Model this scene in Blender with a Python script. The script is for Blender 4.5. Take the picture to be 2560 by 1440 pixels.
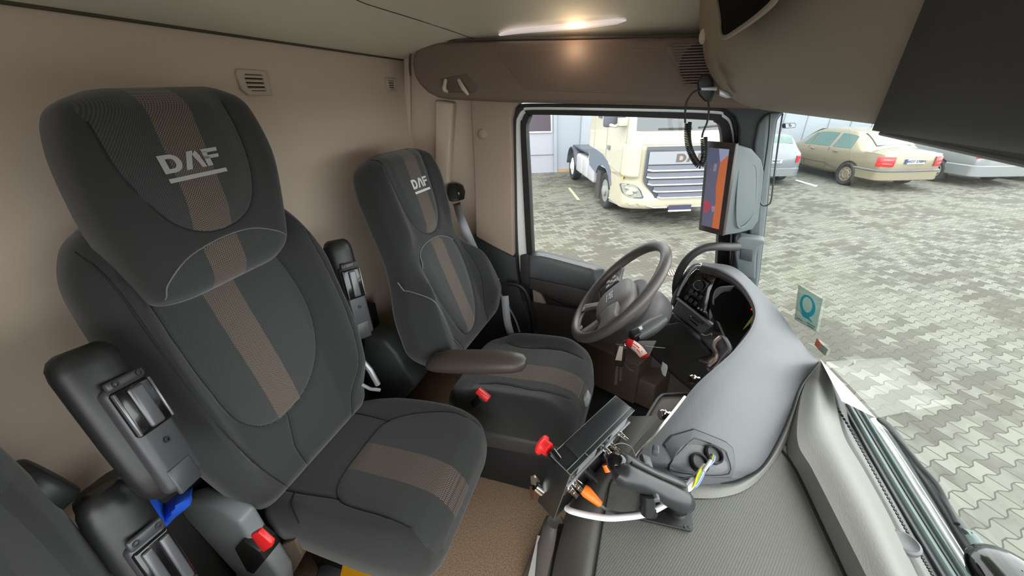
import bpy, math, random
import numpy as np
from math import *
from mathutils import Vector, Matrix
random.seed(7)
for o in list(bpy.data.objects): bpy.data.objects.remove(o)
SC = bpy.context.scene
COL = SC.collection

# ------------------------------------------------------------------ camera
F = 960.0; PITCH = 26.5; YAW = 17.0; ROLL = 1.0
EYE = np.array([0.0, 0.0, 2.75])          # metres above the yard; x = vehicle forward, y = towards the driver's door
def _basis():
    p, y, r = radians(PITCH), radians(YAW), radians(ROLL)
    h = np.array([-sin(y), cos(y), 0]); R = np.array([cos(y), sin(y), 0])
    f = h*cos(p) + np.array([0, 0, -sin(p)]); U = np.cross(R, f)
    return R*cos(r) - U*sin(r), U*cos(r) + R*sin(r), f
CR, CU, CF = _basis()
cam = bpy.data.cameras.new('camera'); co = bpy.data.objects.new('camera', cam); COL.objects.link(co)
cam.sensor_width = 36; cam.lens = F/2560*36; cam.clip_start = 0.02; cam.clip_end = 300
m = Matrix(((CR[0], CU[0], -CF[0], EYE[0]), (CR[1], CU[1], -CF[1], EYE[1]), (CR[2], CU[2], -CF[2], EYE[2]), (0, 0, 0, 1)))
co.matrix_world = m
SC.camera = co

# ------------------------------------------------------------------ world, sun, exposure
SC.view_settings.view_transform = 'Standard'; SC.view_settings.look = 'None'
SC.view_settings.gamma = 1; SC.view_settings.use_curve_mapping = False
SC.view_settings.exposure = 1.0
w = bpy.data.worlds.new('sky'); SC.world = w; w.use_nodes = True
nt = w.node_tree; nt.nodes.clear()
out = nt.nodes.new('ShaderNodeOutputWorld'); bg = nt.nodes.new('ShaderNodeBackground')
tc = nt.nodes.new('ShaderNodeTexCoord'); sx = nt.nodes.new('ShaderNodeSeparateXYZ'); rmp = nt.nodes.new('ShaderNodeValToRGB')
nt.links.new(tc.outputs['Generated'], sx.inputs[0]); nt.links.new(sx.outputs['Z'], rmp.inputs[0])
rmp.color_ramp.elements[0].position = 0.0; rmp.color_ramp.elements[0].color = (0.90, 0.92, 0.93, 1)
rmp.color_ramp.elements[1].position = 0.7; rmp.color_ramp.elements[1].color = (0.98, 0.98, 0.97, 1)
nt.links.new(rmp.outputs[0], bg.inputs[0]); bg.inputs[1].default_value = 3.0
nt.links.new(bg.outputs[0], out.inputs[0])
SC.cycles.max_bounces = 10; SC.cycles.diffuse_bounces = 6; SC.cycles.glossy_bounces = 4; SC.cycles.transparent_max_bounces = 16
SC.cycles.use_denoising = True
SC.cycles.sample_clamp_indirect = 6
def portal(name, c, rx, ry, rz, sx_, sy_):
    l = bpy.data.lights.new(name, 'AREA'); l.shape = 'RECTANGLE'; l.size = sx_; l.size_y = sy_
    l.cycles.is_portal = True
    o = bpy.data.objects.new(name, l); COL.objects.link(o); o.location = c; o.rotation_euler = (rx, ry, rz)
portal('windscreen_daylight', (0.66, 0.6, 2.35), 0, radians(80), 0, 0.95, 2.5)
portal('driver_window_daylight', (0.05, 1.9, 2.35), radians(-90), 0, 0, 1.1, 0.85)
portal('passenger_door_daylight', (0.02, -0.62, 2.05), radians(90), 0, 0, 1.15, 1.5)

# ------------------------------------------------------------------ helpers
def ray(px, py): return CF + CR*(px-1280)/F + CU*(720-py)/F
def W(px, py, x=None, y=None, z=None):
    r = ray(px, py); i, v = (0, x) if x is not None else (1, y) if y is not None else (2, z)
    return EYE + r*((v-EYE[i])/r[i])
def WP(px, py, p0, n):
    r = ray(px, py); p0 = np.asarray(p0, float); n = np.asarray(n, float)
    return EYE + r*(((p0-EYE)@n)/(r@n))
def WF(px, py, fn, lo=0.2, hi=4.0):
    """first hit of the pixel's ray with surface fn(p)=0 (fn<0 on the cab side)"""
    r = ray(px, py)
    for _ in range(60):
        mid = (lo+hi)/2
        if fn(EYE+r*mid) < 0: lo = mid
        else: hi = mid
    return EYE+r*lo
from mathutils.bvhtree import BVHTree
class Snap:
    """points of a built surface under a pixel of the photo"""
    def __init__(s, mb): s.t = BVHTree.FromPolygons([Vector(v) for v in mb.v], mb.f)
    def __call__(s, px, py, off=0):
        r = nrm(ray(px, py)); h = s.t.ray_cast(Vector(EYE), Vector(r))
        if h[0] is None: h = s.t.find_nearest(Vector(EYE+r*1.0))
        n = np.array(h[1]); n = -n if n@r > 0 else n
        return np.array(h[0])+n*off
def nrm(v): v = np.asarray(v, float); return v/np.linalg.norm(v)
def rotz(a): c, s = cos(a), sin(a); return np.array([[c, -s, 0], [s, c, 0], [0, 0, 1.0]])
def frame(z, xh=(1, 0, 0)):
    z = nrm(z); x = np.asarray(xh, float); x = x-z*(x@z)
    if np.linalg.norm(x) < 1e-4: x = np.array([0, 1.0, 0]); x = x-z*(x@z)
    x = nrm(x); return np.stack([x, np.cross(z, x), z], 1)
def cr(pts, n, closed=False):
    """Catmull-Rom through points, n samples per span"""
    P = np.asarray(pts, float); N = len(P)
    if N < 3 and not closed: return np.array([P[0]+(P[-1]-P[0])*t for t in np.linspace(0, 1, n+1)])
    out = []; spans = N if closed else N-1
    for i in range(spans):
        if closed: a, b, c, d = P[(i-1) % N], P[i], P[(i+1) % N], P[(i+2) % N]
        else: b, c = P[i], P[i+1]; a = P[i-1] if i else 2*b-c; d = P[i+2] if i+2 < N else 2*c-b
        for k in range(n):
            t = k/n
            out.append(.5*((2*b)+(-a+c)*t+(2*a-5*b+4*c-d)*t*t+(-a+3*b-3*c+d)*t**3))
    if not closed: out.append(P[-1])
    return np.array(out)
def patch(rows, nu=6, nv=6):
    """smooth surface through a grid of control points"""
    R_ = np.asarray(rows, float)
    A = np.stack([cr(R_[i], nv) for i in range(R_.shape[0])])
    return np.stack([cr(A[:, j], nu) for j in range(A.shape[1])], 1)
def sst(x, a, b):
    t = np.clip((x-a)/(b-a), 0, 1); return t*t*(3-2*t)

class MB:
    def __init__(s): s.v = []; s.f = []; s.m = []; s.att = {}
    def add(s, V, Fs, mi=0):
        b = len(s.v); s.v += [tuple(map(float, p)) for p in V]
        s.f += [tuple(b+i for i in f) for f in Fs]; s.m += [mi]*len(Fs); return b
    def grid(s, P, cu=False, cv=False, mi=0, flip=False):
        P = np.asarray(P, float); nu, nv = P.shape[:2]; Fs = []
        for i in range(nu if cu else nu-1):
            for j in range(nv if cv else nv-1):
                a, b, c, d = i*nv+j, ((i+1) % nu)*nv+j, ((i+1) % nu)*nv+(j+1) % nv, i*nv+(j+1) % nv
                Fs.append((a, d, c, b) if flip else (a, b, c, d))
        return s.add(P.reshape(-1, 3), Fs, mi)
    def box(s, c, sz, R=None, mi=0):
        R = np.eye(3) if R is None else np.asarray(R); c = np.asarray(c, float); h = np.asarray(sz, float)/2
        V = [c+R@(h*np.array(k)) for k in ((-1, -1, -1), (1, -1, -1), (1, 1, -1), (-1, 1, -1), (-1, -1, 1), (1, -1, 1), (1, 1, 1), (-1, 1, 1))]
        s.add(V, [(0, 3, 2, 1), (4, 5, 6, 7), (0, 1, 5, 4), (1, 2, 6, 5), (2, 3, 7, 6), (3, 0, 4, 7)], mi); return s
    def prism(s, P, vec, mi=0, top=None):
        P = np.asarray(P, float); n = len(P); Q = P+np.asarray(vec, float) if top is None else np.asarray(top, float)
        s.add(np.vstack([P, Q]), [tuple(range(n))[::-1], tuple(range(n, 2*n))]+[(i, (i+1) % n, n+(i+1) % n, n+i) for i in range(n)], mi); return s
    def band(s, A, B, vec, closed=True, mi=0):
        A = np.asarray(A, float); B = np.asarray(B, float); v = np.asarray(vec, float)
        s.grid(np.stack([A, B, B+v, A+v]), cu=True, cv=closed, mi=mi); return s
    def tube(s, P, r, n=10, closed=False, mi=0, smooth=0, flat=1.0, up=None):
        P = cr(P, smooth, closed) if smooth else np.asarray(P, float)
        N = len(P); rr = np.full(N, r, float) if np.isscalar(r) else np.interp(np.linspace(0, 1, N), np.linspace(0, 1, len(r)), r)
        T = np.roll(P, -1, 0)-np.roll(P, 1, 0)
        if not closed: T[0] = P[1]-P[0]; T[-1] = P[-1]-P[-2]
        rings = []; x = None
        for i in range(N):
            t = nrm(T[i]+1e-12)
            if x is None or up is not None: x = frame(t, up if up is not None else ((0, 0, 1) if abs(t[2]) < .9 else (1, 0, 0)))[:, 0]
            else: x = nrm(x-t*(x@t))
            y = np.cross(t, x)
            rings.append([P[i]+rr[i]*(cos(a)*x*flat+sin(a)*y) for a in np.arange(n)*2*pi/n])
        b = s.grid(rings, cu=closed, cv=True, mi=mi)
        if not closed:
            s.f += [tuple(b+k for k in range(n)), tuple(b+(N-1)*n+k for k in range(n))[::-1]]; s.m += [mi]*2
        return s
    def lathe(s, o, ax, prof, n=24, mi=0, cap=True):
        M = frame(ax); o = np.asarray(o, float)
        b = s.grid([[o+M@np.array([r*cos(a), r*sin(a), h]) for a in np.arange(n)*2*pi/n] for r, h in prof], cv=True, mi=mi)
        if cap:
            N = len(prof); s.f += [tuple(b+k for k in range(n))[::-1], tuple(b+(N-1)*n+k for k in range(n))]; s.m += [mi]*2
        return s
    def ell(s, c, rad, R=None, n=16, mi=0):
        R = np.eye(3) if R is None else np.asarray(R); c = np.asarray(c, float)
        s.grid([[c+R@(np.array([cos(a)*sin(t), sin(a)*sin(t), cos(t)])*np.asarray(rad)) for a in np.arange(n)*2*pi/n] for t in np.linspace(.02, pi-.02, n//2+1)], cv=True, mi=mi); return s

BASE = {}
def tag(o, label=None, cat=None, group=None, kind=None):
    if label: o['label'] = label
    if cat: o['category'] = cat
    if group: o['group'] = group
    if kind: o['kind'] = kind
    return o
def thing(name, loc, label=None, cat=None, group=None, kind=None):
    o = bpy.data.objects.new(name, None); COL.objects.link(o); o.location = tuple(map(float, loc)); o.empty_display_size = .05
    BASE[o.name] = np.asarray(loc, float); return tag(o, label, cat, group, kind)
def build(name, mb, mats, parent=None, bevel=0, seg=2, sub=0, solid=0, ang=40, label=None, **kw):
    V = np.array(mb.v)
    if parent is not None: base = BASE[parent.name]
    else: base = np.array([(V[:, 0].min()+V[:, 0].max())/2, (V[:, 1].min()+V[:, 1].max())/2, V[:, 2].min()])
    me = bpy.data.meshes.new(name); me.from_pydata([tuple(p) for p in V-base], [], mb.f)
    mats = mats if isinstance(mats, (list, tuple)) else [mats]
    for m_ in mats: me.materials.append(m_)
    me.polygons.foreach_set('material_index', mb.m)
    me.polygons.foreach_set('use_smooth', [True]*len(mb.f))
    for k, a in mb.att.items():
        if k == 'UVMap':
            uv = me.uv_layers.new(name='UVMap'); a = np.asarray(a, float)
            li = np.empty(len(me.loops), int); me.loops.foreach_get('vertex_index', li); uv.data.foreach_set('uv', a[li].ravel())
        else:
            at_ = me.attributes.new(k, 'FLOAT', 'POINT'); at_.data.foreach_set('value', np.asarray(a, float))
    me.update()
    if not bevel: me.set_sharp_from_angle(angle=radians(ang))
    o = bpy.data.objects.new(name, me); COL.objects.link(o)
    if parent is not None: o.parent = parent
    else: o.location = tuple(base)
    BASE[o.name] = base
    if bevel:
        b = o.modifiers.new('bevel', 'BEVEL'); b.width = bevel; b.segments = seg; b.limit_method = 'ANGLE'; b.angle_limit = radians(30)
    if sub:
        b = o.modifiers.new('sub', 'SUBSURF'); b.levels = b.render_levels = sub
    if solid:
        b = o.modifiers.new('solid', 'SOLIDIFY'); b.thickness = solid; b.offset = -1
    tag(o, label, kw.get('cat'), kw.get('group'), kw.get('kind')); return o

# ------------------------------------------------------------------ materials
def lin(c):
    return tuple((x/12.92 if x <= .04045 else ((x+.055)/1.055)**2.4) for x in c[:3])+(1,)
def rgb(r, g, b): return lin((r/255, g/255, b/255))
MATS = {}
def M(name, col, rough=.5, metal=0, bump=None, emit=0, coat=0, spec=.5, var=None, alpha=1):
    if name in MATS: return MATS[name]
    m_ = bpy.data.materials.new(name); m_.use_nodes = True; nt = m_.node_tree; b = nt.nodes['Principled BSDF']
    c = rgb(*col); b.inputs['Base Color'].default_value = c; b.inputs['Roughness'].default_value = rough
    b.inputs['Metallic'].default_value = metal; b.inputs['Specular IOR Level'].default_value = spec
    b.inputs['Coat Weight'].default_value = coat; b.inputs['Alpha'].default_value = alpha
    if emit: b.inputs['Emission Color'].default_value = c; b.inputs['Emission Strength'].default_value = emit
    tc = nt.nodes.new('ShaderNodeTexCoord')
    if var:   # slight procedural unevenness of the colour itself
        n = nt.nodes.new('ShaderNodeTexNoise'); n.inputs['Scale'].default_value = var[0]; n.inputs['Detail'].default_value = 4
        mx = nt.nodes.new('ShaderNodeMix'); mx.data_type = 'RGBA'; mx.inputs[6].default_value = c; mx.inputs[7].default_value = rgb(*var[1])
        rp = nt.nodes.new('ShaderNodeValToRGB'); rp.color_ramp.elements[0].position = .4; rp.color_ramp.elements[1].position = .65
        nt.links.new(tc.outputs['Object'], n.inputs['Vector']); nt.links.new(n.outputs['Fac'], rp.inputs[0]); nt.links.new(rp.outputs[0], mx.inputs[0]); nt.links.new(mx.outputs[2], b.inputs['Base Color'])
    if bump:
        kind, sc_, st = bump
        t = nt.nodes.new('ShaderNodeTexVoronoi' if kind == 'v' else 'ShaderNodeTexNoise'); t.inputs['Scale'].default_value = sc_
        bp = nt.nodes.new('ShaderNodeBump'); bp.inputs['Strength'].default_value = st; bp.inputs['Distance'].default_value = .001
        nt.links.new(tc.outputs['Object'], t.inputs['Vector']); nt.links.new(t.outputs[0], bp.inputs['Height']); nt.links.new(bp.outputs[0], b.inputs['Normal'])
    MATS[name] = m_; return m_
def fabric():
    """woven seat cloth: plain charcoal, ribbed inserts (ins > 0) and a brown dotted stripe (stripe > 0)"""
    m_ = bpy.data.materials.new('seat_cloth'); m_.use_nodes = True; nt = m_.node_tree; b = nt.nodes['Principled BSDF']; L = nt.links.new
    b.inputs['Roughness'].default_value = .85; b.inputs['Specular IOR Level'].default_value = .25; b.inputs['Sheen Weight'].default_value = .25
    uv = nt.nodes.new('ShaderNodeUVMap')
    def wave(rot, sc_, dist=0):
        mp = nt.nodes.new('ShaderNodeMapping'); mp.inputs['Rotation'].default_value = (0, 0, rot); L(uv.outputs[0], mp.inputs[0])
        wv = nt.nodes.new('ShaderNodeTexWave'); wv.inputs['Scale'].default_value = sc_; wv.inputs['Distortion'].default_value = dist; L(mp.outputs[0], wv.inputs[0]); return wv.outputs['Fac']
    def att(n): a = nt.nodes.new('ShaderNodeAttribute'); a.attribute_name = n; return a.outputs['Fac']
    def math_(op, a, b_=None):
        n = nt.nodes.new('ShaderNodeMath'); n.operation = op; L(a, n.inputs[0]) if not isinstance(a, (int, float)) else None
        if b_ is not None:
            if isinstance(b_, (int, float)): n.inputs[1].default_value = b_
            else: L(b_, n.inputs[1])
        return n.outputs[0]
    def mix(f, a, b_):
        n = nt.nodes.new('ShaderNodeMix'); n.data_type = 'RGBA'; L(f, n.inputs[0])
        for k, v in ((6, a), (7, b_)):
            if isinstance(v, tuple): n.inputs[k].default_value = v
            else: L(v, n.inputs[k])
        return n.outputs[2]
    rib = wave(0.6, 120)          # fine diagonal rib
    plain = mix(wave(-.7, 150), rgb(40, 41, 41), rgb(48, 49, 49))
    insert = mix(rib, rgb(43, 45, 45), rgb(64, 66, 66))
    dots = math_('MULTIPLY', wave(.785, 95), wave(-.785, 95))
    dots = math_('GREATER_THAN', dots, .32)
    brown = mix(dots, rgb(66, 57, 53), rgb(124, 111, 101))
    ii = math_('GREATER_THAN', att('ins'), 0); ss = math_('GREATER_THAN', att('stripe'), 0)
    c = mix(ss, mix(ii, plain, insert), brown); L(c, b.inputs['Base Color'])
    nz = nt.nodes.new('ShaderNodeTexNoise'); nz.inputs['Scale'].default_value = 700; L(uv.outputs[0], nz.inputs['Vector'])
    bp = nt.nodes.new('ShaderNodeBump'); bp.inputs['Strength'].default_value = .5; bp.inputs['Distance'].default_value = .001; L(nz.outputs[0], bp.inputs['Height']); L(bp.outputs[0], b.inputs['Normal'])
    return m_
CLOTH = fabric()
def glass(name, tint=(.95, .98, .97), ior=1.5):
    m_ = bpy.data.materials.new(name); m_.use_nodes = True; nt = m_.node_tree; nt.nodes.clear()
    o = nt.nodes.new('ShaderNodeOutputMaterial'); mx = nt.nodes.new('ShaderNodeMixShader'); t = nt.nodes.new('ShaderNodeBsdfTransparent'); g = nt.nodes.new('ShaderNodeBsdfGlossy'); fr = nt.nodes.new('ShaderNodeFresnel')
    t.inputs[0].default_value = tint+(1,); g.inputs['Roughness'].default_value = .0; fr.inputs[0].default_value = ior
    nt.links.new(fr.outputs[0], mx.inputs[0]); nt.links.new(t.outputs[0], mx.inputs[1]); nt.links.new(g.outputs[0], mx.inputs[2]); nt.links.new(mx.outputs[0], o.inputs[0]); return m_
GLASS = glass('clear_window_glass', (.97, .98, .97), 1.22); WGLASS = glass('windscreen_glass', (.93, .985, .96), 1.55)
BLK = M('black_plastic', (26, 26, 27), .45); BLKM = M('matt_black_plastic', (20, 20, 21), .7); RUB = M('black_rubber', (24, 23, 24), .6)
GLB = M('glossy_black_plastic', (20, 19, 20), .15, coat=.3)
SATIN = M('satin_silver_trim', (178, 176, 184), .3, .3); CHR = M('polished_chrome', (225, 222, 218), .12, 1)
BEI = M('beige_wall_lining', (203, 184, 168), .85, bump=('n', 300, .25)); BEIP = M('beige_brown_plastic', (150, 130, 116), .6, bump=('v', 500, .15))
CEIL = M('greige_headlining', (222, 218, 202), .85, bump=('n', 400, .2))
CONS = M('taupe_console_plastic', (150, 138, 122), .6, bump=('v', 500, .15))
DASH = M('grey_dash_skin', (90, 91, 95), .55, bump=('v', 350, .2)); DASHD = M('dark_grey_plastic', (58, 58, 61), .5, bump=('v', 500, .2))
DECK = M('light_grey_dash_plastic', (116, 115, 111), .5, bump=('v', 400, .2))
GRY = M('mid_grey_plastic', (88, 89, 92), .45); WARM = M('warm_dark_plastic', (64, 58, 56), .5)
WHT = M('white_paint', (232, 228, 215), .3, coat=.4); PAPER = M('white_paper', (238, 238, 236), .8)
RED = M('red_plastic', (215, 38, 38), .35); ORG = M('orange_rubber', (250, 120, 20), .4)
PILL = M('pillar_green_grey_plastic', (88, 95, 98), .55, bump=('v', 500, .15)); PILD = M('pillar_dark_plastic', (46, 52, 54), .6)

# flat shapes of a wide block logotype: list of quads in a unit box 3.0 wide x 1 high
def daf_quads():
    Q = []
    arc = lambda cx, cy, rx, ry, a0, a1, n: [(cx+rx*cos(a), cy+ry*sin(a)) for a in np.linspace(a0, a1, n)]
    # D
    Q.append([(0, 0), (.3, 0), (.3, 1), (0, 1)])
    o_ = arc(.5, .5, .5, .5, -pi/2, pi/2, 13); i_ = arc(.5, .5, .2, .27, -pi/2, pi/2, 13)
    for a, b, c, d in zip(o_[:-1], o_[1:], i_[1:], i_[:-1]): Q.append([a, b, c, d])
    Q += [[(.3, 0), (.5, 0), (.5, .23), (.3, .23)], [(.3, .77), (.5, .77), (.5, 1), (.3, 1)]]
    # A without a bar
    Q += [[(1.05, 0), (1.36, 0), (1.66, .78), (1.44, 1)], [(1.44, 1), (1.66, .78), (1.68, .78), (1.78, 1)], [(1.66, .78), (1.82, .3), (2.05, .62), (1.9, 1)], [(1.82, .3), (1.88, 0), (2.14, 0), (2.02, .6)]]
    # F
    Q += [[(2.2, 0), (2.5, 0), (2.5, .55), (2.2, .55)], [(2.2, .42), (3.0, .42), (3.05, .62), (2.2, .62)], [(2.2, .78), (3.05, .78), (3.1, 1), (2.2, 1)], [(2.2, .55), (2.45, .55), (2.45, .85), (2.2, .85)]]
    return Q
def text_quads(txt, size, bold=0):
    cu = bpy.data.curves.new('t', 'FONT'); cu.body = txt; cu.size = size; cu.align_x = 'CENTER'; cu.align_y = 'CENTER'; cu.offset = bold; cu.resolution_u = 3
    o = bpy.data.objects.new('t', cu); COL.objects.link(o); bpy.context.view_layer.update()
    me = bpy.data.meshes.new_from_object(o); V = np.array([tuple(v.co)[:2] for v in me.vertices]); Fs = [tuple(p.vertices) for p in me.polygons]
    bpy.data.objects.remove(o); bpy.data.curves.remove(cu); bpy.data.meshes.remove(me); return V, Fs
def put_text(mb, txt, size, o, ax, ay, bold=0, mi=0, sx_=1):
    V, Fs = text_quads(txt, size, bold); ax, ay = nrm(ax), nrm(ay)
    if len(V): mb.add([np.asarray(o)+ax*v[0]*sx_+ay*v[1] for v in V], Fs, mi)

# ================================================================== THE CAB SHELL
FL = 1.33                      # cab floor height above the yard
XR = -1.03                     # rear wall
def glass_x(y, z): return .665 - .115*((y-.62)/1.1)**2 - (z-1.95)*.19
def cz(x, y): return 2.905 + .14*sst(x, XR, XR+.42)*(.25+.75*sst(1.78-y, 0, .35)) + .02*sst(x, -.75, -.5)*sst(1.5-y, 0, .12)
# floor
b = MB(); b.grid([[(x, y, FL) for y in np.linspace(-.55, 1.85, 8)] for x in np.linspace(XR, .7, 8)]); 
CARP = M('brown_speckled_carpet', (190, 162, 134), .95, bump=('n', 500, 1), var=(220, (150, 124, 100)))
build('floor', b, CARP, kind='structure', solid=.03)
# rear wall
b = MB(); b.prism([(XR, -.62, FL), (XR, 1.80, FL), (XR, 1.80, 2.99), (XR, -.62, 2.99)], (-.05, 0, 0))
build('wall_rear', b, BEI, kind='structure')
# ceiling
b = MB()
xs = np.concatenate([[XR+.0], np.linspace(XR+.012, XR+.42, 18), np.linspace(XR+.45, .75, 30)]); ys = np.linspace(-.62, 1.8, 60)
b.grid([[(x, y, cz(x, y)) for y in ys] for x in xs])
build('ceiling', b, CEIL, kind='structure', solid=-.03)
SEAM = M('panel_gap', (78, 72, 64), .8)
def ceil_fn(p): return p[2]-cz(p[0], p[1])+.001
b = MB(); b.tube([WF(*p, ceil_fn) for p in [(860, -20), (900, 4), (960, 24), (1060, 55), (1130, 78), (1185, 97)]], .0014, 6, smooth=4)
b.tube([(XR+.004, y, cz(XR, y)-.002) for y in np.linspace(-.6, 1.76, 12)], .004, 6); build('trim_1', b, SEAM, kind='structure')  # second tube paints the soft shadow along the ceiling's rear edge
# rear wall lower trim and driver side corner trim
b = MB(); b.prism([W(1009, 135, y=1.745), W(1024, 137, y=1.745), W(1027, 640, y=1.745), W(1013, 640, y=1.745)], (0, .01, 0))
build('trim_2', b, BEI, kind='structure', bevel=.003)
# driver's side wall behind the door
b = MB(); Y = 1.77
b.prism([(XR, Y, FL), (-.46, Y, FL), W(1290, 250, y=Y), (XR, Y, 2.99)], (0, .05, 0))
b.prism([W(1170, 250, y=Y), (XR, Y, 2.99), (.75, Y, 2.99), W(1905, 240, y=Y)], (0, .05, 0))
build('wall_driver_side', b, BEI, kind='structure')
b = MB()   # raised rib that hides the belt reel
b.prism([W(1086, 250, y=1.72), W(1132, 256, y=1.72), W(1121, 420, y=1.72), W(1116, 640, y=1.72), W(1072, 640, y=1.72), W(1086, 400, y=1.72)], (0, .05, 0))
build('trim_3', b, BEI, kind='structure', bevel=.012, seg=4)
b = MB()   # door post panel
P = [(1175, 245), (1300, 250), (1283, 270), (1276, 300), (1280, 460), (1283, 642), (1235, 618), (1189, 592), (1184, 420)]
b.prism([W(*p, y=1.68) for p in P], (0, .09, 0)); build('trim_4', b, M('door_post_lining', (162, 142, 128), .8, bump=('n', 300, .25)), kind='structure', bevel=.008, seg=3)
b = MB(); c = W(1206, 335, y=1.678); b.lathe(c, (0, -1, 0), [(.021, -.003), (.021, .002), (.017, .006), (.006, .0075)], 24)
build('screw_cap', b, M('door_post_lining', (162, 142, 128)), label='round beige screw cap on the door post panel', cat='cap', ang=60)
b = MB()   # dark lower lining of the side
P = [(1186, 586), (1235, 616), (1288, 645), (1300, 740), (1335, 830), (1420, 1000), (1180, 1000), (1160, 780)]
b.prism([W(*p, y=1.70) for p in P], (0, .06, 0)); build('trim_5', b, M('dark_side_lining', (44, 45, 47), .6), kind='structure', bevel=.006)
b = MB(); b.prism([(-1.02, 1.71, FL), (.62, 1.71, FL), (.62, 1.71, FL+.42), (-1.02, 1.71, FL+.48)], (0, .05, 0)); build('trim_6', b, WARM, kind='structure')
b = MB(); b.box((XR+.02, .6, FL+.14), (.03, 2.4, .28)); build('baseboard_rear', b, BLKM, kind='structure')
# header panel over the door
b = MB(); Y = 1.64
lower = [(1750, 268), (1600, 263), (1450, 260), (1290, 257), (1120, 249), (1092, 244), (1068, 232), (1046, 210), (1034, 190)]
P = [(1905, 275), (1850, 272)]+lower+[(1029, 160), (1033, 132), (1048, 115), (1078, 107), (1250, 102), (1500, 97), (1760, 92), (1905, 90)]
HDR = M('brown_header_lining', (122, 104, 92), .65, bump=('n', 300, .2)); face = [W(*p, y=Y) for p in P]; b.prism(face, (0, .14, 0)); build('trim_7', b, HDR, kind='structure', bevel=.018, seg=4)
b = MB()   # gap under the ceiling
b.tube([W(*p, y=Y+.02) for p in [(1026, 190), (1024, 160), (1028, 130), (1044, 111), (1078, 103), (1250, 98), (1500, 93), (1760, 89)]], .004, 8, smooth=4)
build('trim_8', b, SEAM, kind='structure')
b = MB()   # swage on the header panel face
b.prism([W(*p, y=Y-.001) for p in [(1238, 128), (1560, 120), (1880, 118), (1880, 238), (1560, 236), (1312, 226), (1275, 180)]], (0, .012, 0))
build('trim_9', b, HDR, kind='structure', bevel=.004, seg=3)
# coat hook in its recess
t = thing('coat_hook', W(1150, 240, y=Y), 'beige coat hook with two prongs on the panel above the driver door', 'hook')
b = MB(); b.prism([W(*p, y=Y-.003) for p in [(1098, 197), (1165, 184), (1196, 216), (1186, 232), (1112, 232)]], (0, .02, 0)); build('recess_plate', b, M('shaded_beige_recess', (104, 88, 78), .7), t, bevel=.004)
for a, c_, d in (((1114, 200), (1111, 222), (1118, 229)), ((1147, 200), (1158, 220), (1170, 236))):
    b = MB(); q = [W(*a, y=Y-.012), W(*c_, y=Y-.035), W(*d, y=Y-.018)]; b.tube(q, [.007, .009, .006], 10, smooth=5); build('prong', b, M('light_beige_plastic', (205, 192, 178), .45), t)
# speaker grille
t = thing('speaker_grille', W(1720, 225, y=Y), 'round slotted speaker grille in the header panel above the window', 'speaker')
b = MB(); P = [(1662, 118), (1690, 108), (1800, 108), (1800, 205), (1716, 205), (1690, 170)]
b.prism([W(*p, y=Y-.006) for p in P], (0, .02, 0)); build('surround', b, HDR, t, bevel=.005)
b = MB(); c = W(1748, 158, y=Y-.008); b.lathe(c, (0, -1, 0), [(.062, -.002), (.062, .0), (.0, .0005)], 32); build('speaker_cone', b, BLKM, t)
b = MB()
for k in range(15):
    z = W(1740, 112, y=Y)[2]-k*.0085; half = 1
    b.box(((W(1672+k*3.4, 150, y=Y)[0]+.30)/2, Y-.011, z), (.30-W(1672+k*3.4, 150, y=Y)[0], .006, .0042))
build('slats', b, HDR, t)
# rear wall vents
def vent(px, py, wd, ht, label, ang=0):
    c = W(px, py, x=XR+.003); t = thing('air_vent', c-[0, 0, ht/2], label, 'air vent', 'air vents high on the rear wall')
    b = MB()
    A = []; B = []
    for (u, v) in ((-.42, .5), (.5, .5), (.5, -.5), (-.32, -.5), (-.5, -.25), (-.5, .38)): A.append(c+[.006, u*wd, v*ht]); B.append(c+[.006, .02*wd+u*wd*.62, v*ht*.66])
    b.band(A, B, (-.008, 0, 0)); build('frame', b, M('pale_beige_plastic', (190, 174, 160), .5), t, bevel=.002)
    b = MB(); b.box(c+[-.0015, .01*wd, 0], (.003, wd*.64, ht*.7)); build('opening', b, BLKM, t)
    b = MB()
    for k in range(4): b.box(c+[.003, .01*wd, (k-1.5)*ht*.165], (.006, wd*.6, ht*.07), R=frame((.5, 0, .86)))
    build('slats', b, BEI, t)
vent(634, 207, .096, .062, 'wide beige slotted air vent on the rear wall above the centre seat')
vent(977, 213, .07, .052, 'small beige slotted air vent on the rear wall near the driver side corner')
# ceiling lamp
t = thing('ceiling_lamp', W(1410, 66, z=2.99), 'long lit interior lamp with clear lens in the ceiling', 'lamp')
b = MB(); q = cr([WF(*p, ceil_fn) for p in [(1250, 84), (1300, 74), (1440, 62), (1530, 52), (1566, 48)]], 8)
b.tube(q-[0, 0, .004], [.012, .026, .03, .03, .024, .004], 16, flat=.3, up=(0, 0, 1)); 
build('lens', b, M('milky_lamp_lens', (232, 222, 224), .15, emit=.3, alpha=.7, coat=.5), t)
b = MB(); pb = WF(1440, 60, ceil_fn); b.ell(pb-[0, 0, .005], (.028, .012, .004)); build('bulb', b, M('glowing_bulb', (255, 205, 150), .5, emit=9), t)
lt = bpy.data.lights.new('ceiling_lamp_light', 'POINT'); lt.energy = .16; lt.color = (1, .78, .55); lt.shadow_soft_size = .03
lo = bpy.data.objects.new('ceiling_lamp_light', lt); COL.objects.link(lo); lo.location = tuple(pb-[0, .05, .07])

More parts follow.
